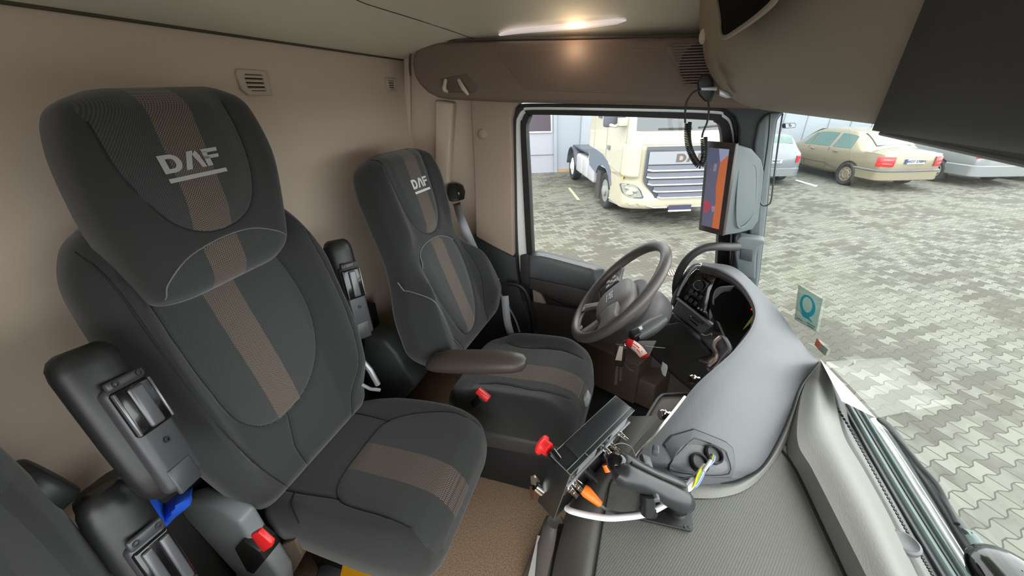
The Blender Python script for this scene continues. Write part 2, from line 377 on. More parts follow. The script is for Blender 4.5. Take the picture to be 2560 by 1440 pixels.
# ------------------------------------------------------------------ driver's door
d = thing('door_1', W(1560, 850, y=1.76), 'driver door with large window and grey armrest panel', None, kind='structure')
def rr(pts, n=5): return cr(pts, n)
def yy(P, y): return [W(*p, y=y) for p in P]
O0 = [(1300, 1060), (1296, 850), (1280, 640), (1272, 460), (1270, 320), (1276, 285), (1292, 266), (1325, 259), (1560, 262), (1790, 268), (1830, 280), (1850, 310), (1856, 400), (1848, 640), (1840, 850), (1830, 1060)]
O1 = [(1316, 1060), (1310, 850), (1293, 640), (1288, 460), (1286, 320), (1291, 292), (1304, 275), (1330, 268), (1560, 271), (1782, 277), (1815, 288), (1834, 315), (1840, 400), (1832, 640), (1825, 850), (1815, 1060)]
O2 = [(1340, 1060), (1334, 850), (1317, 640), (1307, 460), (1301, 320), (1305, 299), (1314, 283), (1334, 275), (1560, 278), (1778, 284), (1806, 293), (1826, 318), (1832, 400), (1824, 640), (1818, 850), (1810, 1060)]
O3 = [(1350, 1060), (1344, 850), (1331, 640), (1322, 460), (1315, 330), (1318, 305), (1325, 292), (1340, 287), (1560, 292), (1765, 300), (1790, 307), (1803, 325), (1806, 400), (1794, 640), (1785, 850), (1780, 1060)]
q0, q1 = cr(yy(O0, 1.72), 5), cr(yy(O1, 1.72), 5); b = MB(); b.band(q0, q1, (0, .03, 0), closed=False); build('body_seal', b, RUB, d, bevel=.006)
q1, q2 = cr(yy(O1, 1.75), 5), cr(yy(O2, 1.75), 5); b = MB(); b.band(q1, q2, (0, .05, 0), closed=False); build('painted_frame', b, M('door_frame_paint', (246, 246, 242), .35, coat=.3), d)
q2, q3 = cr(yy(O2, 1.74), 5), cr(yy(O3, 1.74), 5); b = MB(); b.band(q2, q3, (0, .06, 0), closed=False); build('window_seal', b, RUB, d)
gp = [(1326, 640), (1312, 320), (1326, 288), (1340, 283), (1770, 297), (1798, 315), (1812, 400), (1795, 850), (1600, 810)]
gw = MB(); gw.prism([W(*p, y=1.775) for p in gp], (0, .005, 0)); build('window_pane', gw, GLASS, d)
# door skin
sill = [(1318, 640), (1345, 632), (1440, 656), (1500, 674), (1545, 696), (1600, 742), (1650, 775), (1700, 792), (1800, 800)]
P = sill+[(1800, 1120), (1340, 1120)]
b = MB(); b.prism(yy(P, 1.745), (0, .05, 0)); build('door_skin', b, M('charcoal_door_plastic', (50, 50, 53), .5), d, bevel=.006)
P = [(1300, 640), (1322, 636), (1326, 700), (1322, 765), (1306, 760), (1300, 690)]
b = MB(); b.prism(yy(P, 1.73), (0, .04, 0)); build('door_skin_edge', b, WARM, d, bevel=.004)
# armrest pad
Pf = [(1322, 650), (1350, 645), (1420, 662), (1474, 678), (1484, 690), (1486, 706), (1500, 728), (1490, 730), (1420, 712), (1322, 690)]
Pt = [(1322, 637), (1350, 631), (1440, 652), (1502, 668), (1512, 680), (1524, 706)]
b = MB(); 
top = yy(Pt, 1.735); fr = yy([(1322, 650), (1350, 645), (1420, 662), (1474, 678), (1484, 690), (1500, 728)], 1.675)
bot = yy([(1322, 692), (1350, 696), (1420, 712), (1462, 722), (1480, 726), (1500, 729)], 1.675); bk = yy([(1322, 692), (1350, 696), (1420, 712), (1462, 722), (1480, 726), (1524, 708)], 1.74)
b.grid(patch([top, [(np.array(x)+y)/2+[0, 0, .004] for x, y in zip(top, fr)], fr, bot, bk], 4, 4)); build('armrest_pad', b, GRY, d, solid=.01)
b = MB(); b.prism(yy([(1322, 694), (1498, 731), (1505, 770), (1440, 765), (1322, 722)], 1.70), (0, .05, 0)); build('pull_trim', b, WARM, d, bevel=.008, seg=3)
b = MB(); b.prism(yy([(1330, 722), (1352, 735), (1372, 775), (1388, 815), (1412, 842), (1392, 850), (1340, 835)], 1.72), (0, .03, 0)); build('pocket_side', b, BEIP, d, bevel=.006)
b = MB(); b.prism(yy([(1360, 740), (1420, 768), (1500, 785), (1620, 800), (1700, 900), (1500, 900), (1400, 832), (1378, 790)], 1.735), (0, .02, 0)); build('door_pocket', b, BLKM, d, bevel=.006)
b = MB(); b.tube(yy([(1268, 708), (1290, 711), (1308, 722), (1321, 750), (1330, 800), (1334, 850)], 1.66), .011, 12, smooth=6); build('pull_bar', b, BLK, d)
# lower sill shelves beside the driver
b = MB(); b.prism([W(1395, 828, z=1.60), W(1600, 912, z=1.60), W(1640, 870, z=1.60), W(1460, 790, z=1.60)], (0, 0, -.25)); build('trim_10', b, M('brown_step_plastic', (70, 57, 47), .5), kind='structure', bevel=.01)
b = MB(); b.prism([W(1470, 890, z=1.50), W(1640, 965, z=1.50), W(1700, 905, z=1.50), W(1600, 870, z=1.50)], (0, 0, -.16)); build('trim_11', b, M('brown_step_plastic', (70, 57, 47), .5), kind='structure', bevel=.01)
# driver footwell lining (dark)
b = MB(); b.prism([(-.02, .95, FL+.004), (.62, .95, FL+.004), (.62, 1.70, FL+.004), (-.55, 1.70, FL+.004), (-.55, 1.32, FL+.004)], (0, 0, .004)); build('floor_mat', b, BLKM, label='dark rubber floor mat in the driver footwell', cat='mat')

# ------------------------------------------------------------------ windscreen, pillar, front
b = MB(); b.grid([[(glass_x(y, z), y, z) for y in np.linspace(-.6, 1.72, 40)] for z in np.linspace(1.86, 2.98, 16)])
build('window_1', b, WGLASS, kind='structure')
b = MB()
A = [(1800, 262), (1836, 256), (1990, 270), (1958, 282), (1944, 300), (1935, 360), (1927, 430), (1922, 500), (1898, 705), (1880, 760), (1815, 760), (1835, 620), (1846, 420), (1848, 320), (1838, 292), (1822, 280)]
b.prism([W(*p, y=1.66) for p in A], (0.02, .12, 0)); build('trim_12', b, PILD, kind='structure', bevel=.006)
b = MB()
A = [(1930, 281), (1957, 281), (1942, 302), (1932, 370), (1925, 440), (1918, 520), (1896, 720), (1870, 720), (1872, 600), (1884, 470), (1886, 360), (1896, 310), (1912, 290)]
b.prism([W(*p, y=1.645) for p in A], (0.0, .03, 0)); build('trim_13', b, PILL, kind='structure', bevel=.008, seg=3)
# firewall and wall below the dash
b = MB(); b.grid([[(glass_x(y, 1.9)-.035, y, z) for z in (FL, 1.93)] for y in np.linspace(-.6, 1.74, 24)]); build('wall_front', b, BLKM, kind='structure', solid=.02)
b = MB(); b.prism([(.42, -.6, 2.93), (.52, -.6, 2.70), (.52, 1.8, 2.70), (.42, 1.8, 2.93)], (.06, 0, .02)); build('trim_14', b, PILD, kind='structure')
# passenger side wall with its window opening (behind the camera)
b = MB(); Yp = -.56     # the passenger door stands open: the whole door opening lets daylight in
for q in ([(XR, FL), (-.52, FL), (-.52, 2.76), (XR, 2.76)], [(XR, 2.76), (.55, 2.76), (.55, 3.0), (XR, 3.0)]):
    b.prism([(x, Yp, z) for x, z in q], (0, -.05, 0))
build('wall_passenger_side', b, BEIP, kind='structure')

# ------------------------------------------------------------------ overhead console and roller blind
t = thing('overhead_console', (.33, .5, 2.70), 'taupe overhead storage console along the top of the windscreen', 'console')
prof = [W(px, py, y=1.55) for px, py in [(1757, -60), (1752, 0), (1750, 60), (1758, 110), (1768, 160), (1800, 215), (1845, 255), (1885, 270), (1925, 277), (1990, 281)]]
pr = [(p[0], p[2]) for p in prof]+[(.56, 2.72), (.58, 2.95)]
b = MB(); rings = []
for y, k in [(1.64, .90), (1.625, .96), (1.59, .99), (1.55, 1.0)]+[(v, 1) for v in np.linspace(1.4, -.54, 14)]:
    c_ = np.array([.42, 2.86]); rings.append([(c_[0]+(x-c_[0])*k, y, c_[1]+(z-c_[1])*k) for x, z in cr([(a, bb) for a, bb in pr], 4)])
b.grid(rings); b.prism(rings[0], (0, -.002, 0)); build('shell', b, CONS, t, ang=60)
b = MB(); sp = lambda px, py: WF(px, py, lambda p: p[0]-(.158+.001*(3.0-p[2])) , .2, 6)
hole = [(1786, -40), (1800, 40), (1806, 92), (1850, 72), (1925, 14), (1960, -40)]
b.prism([W(*p, x=.147) for p in hole], (-.004, 0, 0)); build('storage_opening', b, M('dark_recess_fabric', (5, 5, 5), 1, spec=.1), t)  # flat near-black plate paints the shade inside the opening; no cavity behind
b = MB(); b.tube([W(*p, x=.143) for p in hole], .004, 8, smooth=5); build('opening_rim', b, CONS, t)
b = MB(); b.ell(W(1758, 90, y=1.5), (.012, .02, .022)); build('latch_knob', b, M('light_beige_plastic', (205, 192, 178), .45), t)
b = MB(); b.prism([W(*p, y=1.42) for p in [(1798, 222), (1812, 228), (1820, 232), (1828, 244), (1815, 246), (1797, 240)]], (.01, .02, 0)); build('aerial_socket', b, SATIN, t, bevel=.002)
t = thing('sun_visor', W(2370, 360, x=.43), 'large dark grey sun visor panel over the right end of the console', 'sun visor')
def pxl(P): d = np.asarray(P)-EYE; z = d@CF; return 1280+F*(d@CR)/z, 720-F*(d@CU)/z
vp = cr([(a, bb) for a, bb in pr], 4)[4:34]; cc = np.array([.42, 2.86]); grd = []
def left_y(x, z, line=((2180, 325), (2312, 0))):
    (x0, y0), (x1, y1) = line; lo, hi = .15, 1.4
    for _ in range(40):
        m_ = (lo+hi)/2; u, v = pxl((x, m_, z))
        if (u-x0)*(y1-y0)-(v-y0)*(x1-x0) < 0: lo = m_
        else: hi = m_
    return m_
for x, z in vp:
    d_ = np.array([x, z])-cc; q_ = np.array([x, z])+d_/np.linalg.norm(d_)*.010; y0 = left_y(q_[0], q_[1]); grd.append([(q_[0], y0+(-.55-y0)*u, q_[1]) for u in np.linspace(0, 1, 14)])
y0 = grd[-1][0][1]; grd.append([(grd[-1][0][0]+.012, y0+(-.55-y0)*u, grd[-1][0][2]-.002-.012*min(1, u*3)) for u in np.linspace(0, 1, 14)])
b = MB(); b.grid(grd); build('visor_panel', b, M('dark_grey_visor_fabric', (60, 60, 59), .8, bump=('n', 300, .3)), t, solid=.006)
b = MB(); b.tube([np.array(p)+[.004, 0, -.004] for p in grd[-1]], .004, 8); build('bottom_bar', b, M('pale_bar', (150, 150, 150), .4), t)
# ================================================================== SEATS
def tab(T):
    """table of (s, value...) -> smooth interpolator"""
    T = np.asarray(T, float); C_ = cr(T, 12); return lambda s: [np.interp(s, C_[:, 0], C_[:, k]) for k in range(1, T.shape[1])]
def sdist(P, closed=False):
    """distance to a polyline (used for seams)"""
    P = np.asarray(P, float); A = P[:-1]; D = P[1:]-A; L2 = (D**2).sum(1)+1e-12
    def f(y, s):
        q = np.stack([y, s], -1)[..., None, :]-A; t = np.clip((q*D).sum(-1)/L2, 0, 1); return np.sqrt(((q-t[..., None]*D)**2).sum(-1)).min(-1)
    return f
def inpoly(P):
    P = np.asarray(P, float); d = sdist(np.vstack([P, P[:1]]))
    def f(y, s):
        c = np.zeros(np.shape(y), bool); n = len(P)
        for i in range(n):
            (x1, y1), (x2, y2) = P[i], P[(i+1) % n]
            if y1 == y2: continue
            c ^= ((y1 > s) != (y2 > s)) & (y < (x2-x1)*(s-y1)/(y2-y1)+x1)
        return np.where(c, 1, -1)*d(y, s)
    return f
class Pad:
    """an upholstered cushion: plan outline wf(s) -> (left, right), thickness, rounded edges, surface relief"""
    def __init__(k, O, A, B, L, wf, th, relief=None, bend=None, rend=.04, r=.035, rb=.02):
        k.O = np.asarray(O, float); k.A = nrm(A); B = np.asarray(B, float); k.B = nrm(B-k.A*(B@k.A)); k.N = np.cross(k.A, k.B)
        if k.N@np.array([1, 0, 1.0]) < 0: k.N = -k.N
        k.L = L; k.wf = wf; k.th = th; k.relief = relief or (lambda y, s: 0*y); k.bend = bend or (lambda s: 0*s); k.rend = rend; k.r = r
    def base(k, y, s, n): return k.O+k.A*y+k.B*s+k.N*(n+float(k.bend(s)))
    def surf(k, y, s, up=0):
        yl, yr = k.wf(s); r = min(k.r, k.th*.48); dy = max(0, min(y-yl, yr-y)); de = max(0, min(s, k.L-s))
        if dy < r: up -= r-sqrt(max(0, r*r-(r-dy)**2))
        if de < k.rend: up -= k.rend-sqrt(max(0, k.rend**2-(k.rend-de)**2))
        return k.base(y, s, k.th/2+float(k.relief(np.array([y]), np.array([s]))[0])*k._fade(y, yl, yr)+up)
    def _fade(k, y, yl, yr): return float(sst(min(y-yl, yr-y), 0, k.r*1.2))
    def at(k, px, py, n=.0):
        q = WP(px, py, k.O+k.N*(k.th/2+n), k.N)-k.O; return (float(q@k.A), float(q@k.B))
    def mesh(k, ns=150, ny=100, ins=None, stripe=None):
        b = MB(); ins = ins or (lambda y, s: -1+0*y); stripe = stripe or (lambda y, s: -1+0*y)
        S = k.L*(1-np.cos(pi*np.linspace(0.0, 1, ns)))/2; rows = []; at = {'ins': [], 'stripe': [], 'UVMap': []}
        for s in S:
            d = min(s, k.L-s); e = sqrt(max(0, 1-(1-min(d/k.rend, 1))**2)); zf = k.th/2-k.rend*(1-e); zb = -zf; yl, yr = k.wf(s); r = min(k.r, (yr-yl)*.45, (zf-zb)*.48)
            Y = []; Z = []; fl = []
            for c0, z0, a0, a1, f_ in ((yl+r, zb+r, 1.5*pi, pi, 0), (yl+r, zf-r, pi, pi/2, 1)):
                for a in np.linspace(a0, a1, 7)[:-1]: Y.append(c0+r*cos(a)); Z.append(z0+r*sin(a)); fl.append(f_*max(0, sin(a)))
            for y in np.linspace(yl+r, yr-r, ny): Y.append(y); Z.append(zf); fl.append(1)
            for c0, z0, a0, a1, f_ in ((yr-r, zf-r, pi/2, 0, 1), (yr-r, zb+r, 0, -pi/2, 0)):
                for a in np.linspace(a0, a1, 7)[1:]: Y.append(c0+r*cos(a)); Z.append(z0+r*sin(a)); fl.append(f_*max(0, sin(a)))
            Y = np.array(Y); Z = np.array(Z); fl = np.array(fl); SS = np.full(len(Y), s)
            fd = sst(np.minimum(Y-yl, yr-Y), 0, k.r*1.2)*fl*(sst(d, 0, k.rend) if k.rend else 1)
            Z = Z+k.relief(Y, SS)*fd+float(k.bend(s))
            rows.append(k.O+np.outer(Y, k.A)+np.outer(SS, k.B)+np.outer(Z, k.N))
            at['ins'] += list(np.where(fl > .4, ins(Y, SS), -1)); at['stripe'] += list(np.where(fl > .2, stripe(Y, SS), -1)); at['UVMap'] += list(np.stack([Y, SS+Z*.5], 1))
        rows = np.array(rows); n = rows.shape[1]; b.grid(rows, cv=True)
        b.f += [tuple(range(n)), tuple((len(S)-1)*n+i for i in range(n))[::-1]]; b.m += [0, 0]; b.att = at; return b
    def seam(k, b, P, r=.0018, up=.0005, n=10, mi=0):
        q = cr(P, n); b.tube([k.surf(y, s, up) for y, s in q], r, 6, mi=mi); return b
def letters(pad, parent, cy, cs, w, h, gap=True, tilt=0, mat=None, name='lettering'):
    b = MB(); k = w/3.1
    def pt(u, v): 
        y = (u-1.55)*k; s = v*h
        return pad.surf(cy+y*cos(tilt)-s*sin(tilt), cs+s*cos(tilt)+y*sin(tilt), .0016)
    for q in daf_quads():
        b.add([pt(*p) for p in q], [(0, 1, 2, 3)])
    for i in range(12): b.add([pt(*p) for p in ((i*3.1/12, -.52), ((i+1)*3.1/12, -.52), ((i+1)*3.1/12, -.28), (i*3.1/12, -.28))], [(0, 1, 2, 3)])
    build(name, b, mat or M('pale_stitched_lettering', (158, 158, 160), .6), parent)
SEAMM = M('dark_seam_thread', (24, 25, 26), .8); PIPE = M('grey_piping', (104, 106, 106), .7)
def U(yc, w, top, bot, n=8, k=.6):
    """U shaped outline (y, s) open to the top"""
    return [(yc-w, top), (yc-w*.98, bot+(top-bot)*.45), (yc-w*.8, bot+(top-bot)*.14), (yc-w*k*.6, bot+.004), (yc, bot), (yc+w*k*.6, bot+.004), (yc+w*.8, bot+(top-bot)*.14), (yc+w*.98, bot+(top-bot)*.45), (yc+w, top)]
def stripe_fn(c, hw, s0, s1):
    return lambda y, s: np.minimum(hw-np.abs(y-c(s)), np.minimum(s-s0, s1-s))

# ---------------- centre seat (wide, with a separate headrest)
ce = thing('passenger_seat', (-.62, .6, FL), 'wide charcoal centre seat with big headrest and both armrests folded up', 'seat', 'black cab seats with logo headrests')
Bv = np.array([-.15, 0, .90]); Bl = nrm(Bv)
# backrest
wf = tab([(-.05, -.17, .18), (.0, -.20, .195), (.06, -.228, .215), (.2, -.255, .24), (.3, -.265, .25), (.45, -.272, .25), (.54, -.27, .245), (.64, -.262, .205), (.70, -.235, .165), (.73, -.2, .13), (.75, -.15, .1)])
seamL = [(-.235, .70), (-.232, .45), (-.212, .25), (-.17, .12), (-.13, .02)]
insU = [(-.20, .63), (-.195, .45), (-.18, .30), (-.15, .235), (-.11, .205), (-.065, .20), (-.01, .21), (.045, .245), (.09, .31), (.108, .40), (.105, .50), (.08, .63)]
def rel(y, s):
    c = -.02; a = np.abs(y+.045); bol = .05*sst(a, .13, .21)*sst(s, .02, .2)*(1-sst(s, .6, .72)*.4)
    g = sum(-.006*np.exp(-(f(y, s)/.004)**2) for f in G1); return bol+g+.01*np.exp(-((s-.3)/.15)**2)
G1 = [sdist(cr(insU, 8)), sdist(cr([(-.232, .7), (-.23, .45), (-.215, .28), (-.175, .12), (-.145, .02)], 8)), sdist(cr([(.165, .62), (.185, .45), (.175, .25), (.13, .1), (.11, .02)], 8)), sdist([(-.065, .2), (-.085, .1), (-.075, .0)])]
bp = Pad((-.80, .605, 1.83), (0, 1, 0), Bl, .75, lambda s: wf(s), .12, rel, r=.05, rend=.05)
ins = inpoly(np.vstack([cr(insU, 8), [(.08, .8), (-.20, .8)]]))
stc = lambda s: np.interp(s, [0, .2, .6, .9], [-.06, -.056, -.072, -.04])
m_ = bp.mesh(170, 110, ins, stripe_fn(stc, .036, .203, .9)); br = build('backrest', m_, CLOTH, ce)
for q in (insU, [(-.232, .7), (-.23, .45), (-.215, .28), (-.175, .12), (-.145, .02)], [(.165, .62), (.185, .45), (.175, .25), (.13, .1), (.11, .02)], [(-.065, .2), (-.085, .1), (-.075, .0)]): b = MB(); bp.seam(b, q); build('seam', b, SEAMM, br)
# headrest
wh = tab([(0, -.165, .04), (.010, -.195, .07), (.05, -.208, .10), (.15, -.212, .135), (.22, -.205, .152), (.28, -.194, .150), (.33, -.176, .138), (.352, -.158, .12), (.366, -.12, .09)])
HU = [(-.165, .315), (-.17, .25), (-.16, .19), (-.13, .135), (-.08, .108), (-.02, .112), (.025, .14), (.055, .2), (.065, .27), (.06, .33)]
HA = [(-.195, .022), (-.188, .05), (-.15, .078), (-.08, .092), (-.01, .09), (.04, .07), (.075, .045)]
gh = [sdist(cr(HU, 8)), sdist(cr(HA, 8))]
def relh(y, s):
    a = inH(y, s); return -.004*np.exp(-(gh[0](y, s)/.004)**2)-.003*np.exp(-(gh[1](y, s)/.003)**2)+.012*sst(a, 0, .05)+.022*sst(np.abs(y+.03), .1, .2)*sst(s, .05, .15)
inH = inpoly(np.vstack([cr(HU, 8), [(.06, .5), (-.165, .5)]])); inA = inpoly(np.vstack([cr(HA, 8), [(.075, -.1), (-.195, -.1)]]))
hb = np.array([-.15, 0, .90]); hp = Pad(np.array([-.812, .60, 2.41]), (0, 1, .03), hb, .366, lambda s: wh(s), .15, relh, r=.055, rend=.05)
hst = lambda s: np.interp(s, [0, .12, .25, .366], [-.085, -.075, -.062, -.052])
hs = build('headrest', hp.mesh(150, 110, lambda y, s: np.maximum(inH(y, s), inA(y, s)), lambda y, s: np.where((gh[1](y, s) < .0) , -1, np.where((inA(y, s) > 0) | (inH(y, s) > 0), stripe_fn(hst, .036, -1, 9)(y, s), -1))), CLOTH, ce)
b = MB(); hp.seam(b, HU, .0016); build('seam', b, SEAMM, hs); b = MB(); hp.seam(b, HA, .0014, .001); build('piping', b, PIPE, hs)
letters(hp, hs, -.062, .222, .108, .03, tilt=-.0)
# cushion
wc = tab([(0, -.175, .20), (.05, -.20, .225), (.12, -.215, .25), (.25, -.225, .262), (.38, -.23, .255), (.46, -.218, .235), (.495, -.19, .20), (.51, -.14, .14)])
_cp = Pad((-.835, .605, 1.765), (0, 1, 0), (.992, 0, .10), .51, lambda s: wc(s), .13)
PX = lambda L: [_cp.at(*p, .01) for p in L]
CU1 = PX([(1195, 1036), (1100, 1032), (1020, 1035), (965, 1047), (930, 1078), (880, 1142), (847, 1190), (838, 1225), (862, 1256), (950, 1284), (1020, 1304)])
CUE = PX([(1050, 1330), (1150, 1320), (1230, 1130)])
CW = PX([(848, 1020), (905, 1030), (968, 1046)]); CL = PX([(700, 1215), (760, 1228), (842, 1240)]); CR_ = PX([(735, 1222), (728, 1258), (740, 1295)])
gc = [sdist(cr(CU1, 8)), sdist(cr(CW, 5)), sdist(cr(CL, 5))]
inC = inpoly(np.vstack([cr(CU1, 8), CUE]))
def relc(y, s): return .02*sst(np.abs(y-.0), .12, .2)*sst(s, .05, .2)*(1-sst(s, .40, .5))+.006*sst(inC(y, s), 0, .04)+sum(-.004*np.exp(-(f(y, s)/.004)**2) for f in gc)
bendc = lambda s: -.036*(np.maximum(0, s-.36)/.15)**2
cp = Pad((-.835, .605, 1.765), (0, 1, 0), (.992, 0, .10), .51, lambda s: wc(s), .13, relc, bend=bendc, r=.05, rend=.05)
cu = build('seat_cushion', cp.mesh(150, 110, lambda y, s: inC(y, s), lambda y, s: np.where(inC(y, s) > 0, stripe_fn(lambda s: -.005-.05*(s-.2), .045, .19, 9)(y, s), -1)), CLOTH, ce)
for q in (CU1, CW, CL, CR_): b = MB(); cp.seam(b, q); build('seam', b, SEAMM, cu)
# skirt under the cushion, pedestal
b = MB(); b.box((-.61, .615, 1.655), (.36, .34, .10)); b.box((-.66, .615, 1.49), (.3, .28, .32)); build('seat_base', b, BLKM, ce, bevel=.02)
def folded_armrest(parent, p0, p1, up, side, wd, dp, two=False):
    """armrest folded up along the backrest: pad behind, slotted lift mechanism in front"""
    p0, p1 = np.asarray(p0, float), np.asarray(p1, float); L = np.linalg.norm(p1-p0); z = nrm(p1-p0); R = frame(z, up)   # R[:,0]=facing out, R[:,1]=lateral
    P = lambda a, s_, o: p0+z*a*L+R[:, 1]*s_*wd+R[:, 0]*o*dp
    ar = build('armrest', MB().tube([P(t, 0, 0) for t in (0, .02, .06, .12, .3, .6, .8, .9, .96, 1)], [wd*.30, wd*.42, wd*.5, wd*.53, wd*.53, wd*.52, wd*.5, wd*.46, wd*.38, wd*.25], 24, up=R[:, 0], flat=dp/wd*.9), M('armrest_skin', (31, 32, 32), .42), parent)
    b = MB(); b.box(P(.62, 0, .42), (dp*.4, wd*.76, L*.72), R); build('hinge_cover', b, M('satin_dark_cover', (62, 62, 66), .38), ar, bevel=.012, seg=4)
    b = MB(); b.box(P(.44, 0, .56), (dp*.22, wd*.7, L*.30), R); build('slot_surround', b, GLB, ar, bevel=.006, seg=3)
    for o in ((-.17, .17) if two else (0,)):
        b = MB(); b.box(P(.44, o, .70), (dp*.12, wd*(.2 if two else .27), L*.26), R); gp_ = build('grip', b, M('satin_grip', (92, 92, 96), .28, .3), ar, bevel=.009, seg=4)
    if not two:
        for s_ in (-.33, .33): b = MB(); b.box(P(.44, s_, .64), (dp*.1, wd*.05, L*.28), R); build('rail', b, M('dark_chrome_rail', (112, 112, 116), .25, .5), ar, bevel=.002)
    b = MB(); b.box(P(.255, 0, .60), (dp*.16, wd*.68, L*.055), R); build('screw_plate', b, M('satin_dark_cover', (62, 62, 66), .38), ar, bevel=.004)
    for a, s_ in ((.255, -.22), (.255, .22), (.68, 0)):
        b = MB(); b.lathe(P(a, s_, .66 if a < .5 else .615), R[:, 0], [(.0055, 0), (.0055, .003), (.003, .003), (.003, .001), (0, .001)], 14); build('screw_head', b, BLK, ar)
    b = MB(); b.box(P(.92, .06, .58), (dp*.12, wd*.5, L*.17), R); build('end_flap', b, M('satin_dark_cover', (62, 62, 66), .38), ar, bevel=.003)
    return ar
folded_armrest(ce, W(185, 872, x=-.80), W(432, 1222, x=-.70), (1, .35, .1), 1, .09, .07)
folded_armrest(ce, W(838, 600, x=-.86), W(900, 838, x=-.80), (1, -.35, 0), 1, .085, .07)
# buckle arm beside the cushion
b = MB(); Pq = [(478, 1225), (520, 1212), (590, 1232), (640, 1262), (668, 1310), (700, 1345), (735, 1400), (742, 1460), (640, 1470), (620, 1390), (560, 1320)]
b.prism([W(*p, y=.385) for p in Pq], (0, -.045, 0)); bk_ = build('buckle_arm', b, M('satin_grey_arm', (128, 132, 136), .4), ce, bevel=.012, seg=3)
b = MB(); b.prism([W(*p, y=.381) for p in [(628, 1325), (650, 1302), (690, 1330), (702, 1352), (672, 1388), (655, 1380)]], (0, -.048, 0)); build('buckle_housing', b, BLK, bk_, bevel=.003)
b = MB(); b.prism([W(*p, y=.33) for p in [(636, 1326), (656, 1316), (690, 1346), (688, 1356), (668, 1369)]], (0, -.012, 0)); build('release_button', b, RED, bk_, bevel=.003, label='red release button')
b = MB(); b.prism([W(*p, y=.40) for p in [(700, 1352), (752, 1330), (770, 1372), (738, 1428), (722, 1400)]], (0, -.02, 0)); build('stalk_cover', b, M('brown_stalk_cover', (88, 76, 62), .5), bk_, bevel=.004)
b = MB(); b.box(W(845, 1430, z=1.48), (.12, .05, .02), rotz(.4)); build('slide_rail', b, M('grey_rail', (120, 120, 122), .45, .3), ce, bevel=.006)
b = MB(); b.tube([W(908, 905, x=-.74), W(925, 925, x=-.72), W(945, 962, x=-.70)], .009, 8); b.tube([W(902, 960, x=-.74), W(925, 972, x=-.72), W(950, 975, x=-.7)], .006, 8); build('recliner_lever', b, M('grey_metal', (150, 150, 155), .35, .6), ce)

# ---------------- driver seat
dr = thing('driver_seat', (-.42, 1.25, FL), 'charcoal driver seat with narrow head section and its armrest folded down', 'seat', 'black cab seats with logo headrests')
A_ = nrm((.07, 1, 0)); O_ = np.array([-.60, 1.26, 1.80])
wd = tab([(-.07, -.10, .20), (-.03, -.16, .26), (.03, -.22, .29), (.12, -.285, .305), (.2, -.285, .30), (.28, -.27, .28), (.36, -.235, .235), (.42, -.215, .19), (.48, -.205, .175), (.60, -.20, .195), (.70, -.192, .205), (.77, -.165, .19), (.80, -.13, .16), (.815, -.08, .12)])
DI = [(-.145, .42), (-.14, .34), (-.115, .22), (-.085, .12), (-.05, .07), (.02, .07), (.075, .12), (.115, .22), (.125, .33), (.105, .43), (.03, .47), (-.06, .475), (-.12, .455), (-.145, .42)]
DH = [(-.125, .80), (-.125, .70), (-.105, .58), (-.07, .52), (-.01, .495), (.05, .515), (.09, .58), (.11, .70), (.115, .80)]
gd = [sdist(cr(DI, 6)), sdist(cr(DH, 6)), sdist(cr([(-.245, .40), (-.225, .33), (-.19, .2), (-.12, .06), (-.1, -.02)], 6)), sdist(cr([(.15, .40), (.17, .3), (.17, .2), (.14, .08), (.13, 0)], 6))]
inI = inpoly(cr(DI, 6)); inDH = inpoly(np.vstack([cr(DH, 6), [(.1, .9), (-.12, .9)]]))
def reld(y, s):
    a = np.abs(y-.0); return .055*sst(a, .13, .22)*sst(s, .0, .15)*(1-sst(s, .33, .46))+.03*sst(a, .1, .19)*sst(s, .45, .55)+.01*sst(inDH(y, s), 0, .04)+.006*sst(inI(y, s), 0, .04)+sum(-.005*np.exp(-(f(y, s)/.005)**2) for f in gd)
dp_ = Pad(O_, A_, (-.27, 0, .80), .815, lambda s: wd(s), .13, reld, r=.045, rend=.05)
dst = lambda s: np.interp(s, [0, .07, .4, .8], [.0, .0, -.012, .02])
bk2 = build('backrest', dp_.mesh(150, 90, lambda y, s: np.maximum(inI(y, s), inDH(y, s)), lambda y, s: np.where((inI(y, s) > 0) | (inDH(y, s) > 0), stripe_fn(dst, .036, -1, 9)(y, s), -1)), CLOTH, dr)
for q in (DH, [(.15, .40), (.17, .3), (.17, .2), (.14, .08), (.13, 0)], [(-.085, .12), (-.05, .07), (.02, .07), (.075, .12)]): b = MB(); dp_.seam(b, q, .002); build('seam', b, SEAMM, bk2)
for q in (DI[:1]+DI[:-4:-1][::1] if False else [(-.145, .40), (-.12, .455), (-.06, .475), (.03, .47), (.105, .43)], [(-.245, .40), (-.225, .33), (-.19, .2), (-.12, .06), (-.1, -.02)]): b = MB(); dp_.seam(b, q, .0022, .003); build('piping', b, PIPE, bk2)
letters(dp_, bk2, .018, .665, .10, .034, mat=M('silver_stitched_lettering', (200, 200, 204), .5))
# grey shell edge at the right of the head section
b = MB(); b.prism([dp_.base(.165, .5, .02), dp_.base(.225, .5, -.01), dp_.base(.24, .70, -.01), dp_.base(.215, .77, -.01), dp_.base(.15, .80, .02)], dp_.N*-.07); build('shell_edge', b, GRY, dr, bevel=.012, seg=3)
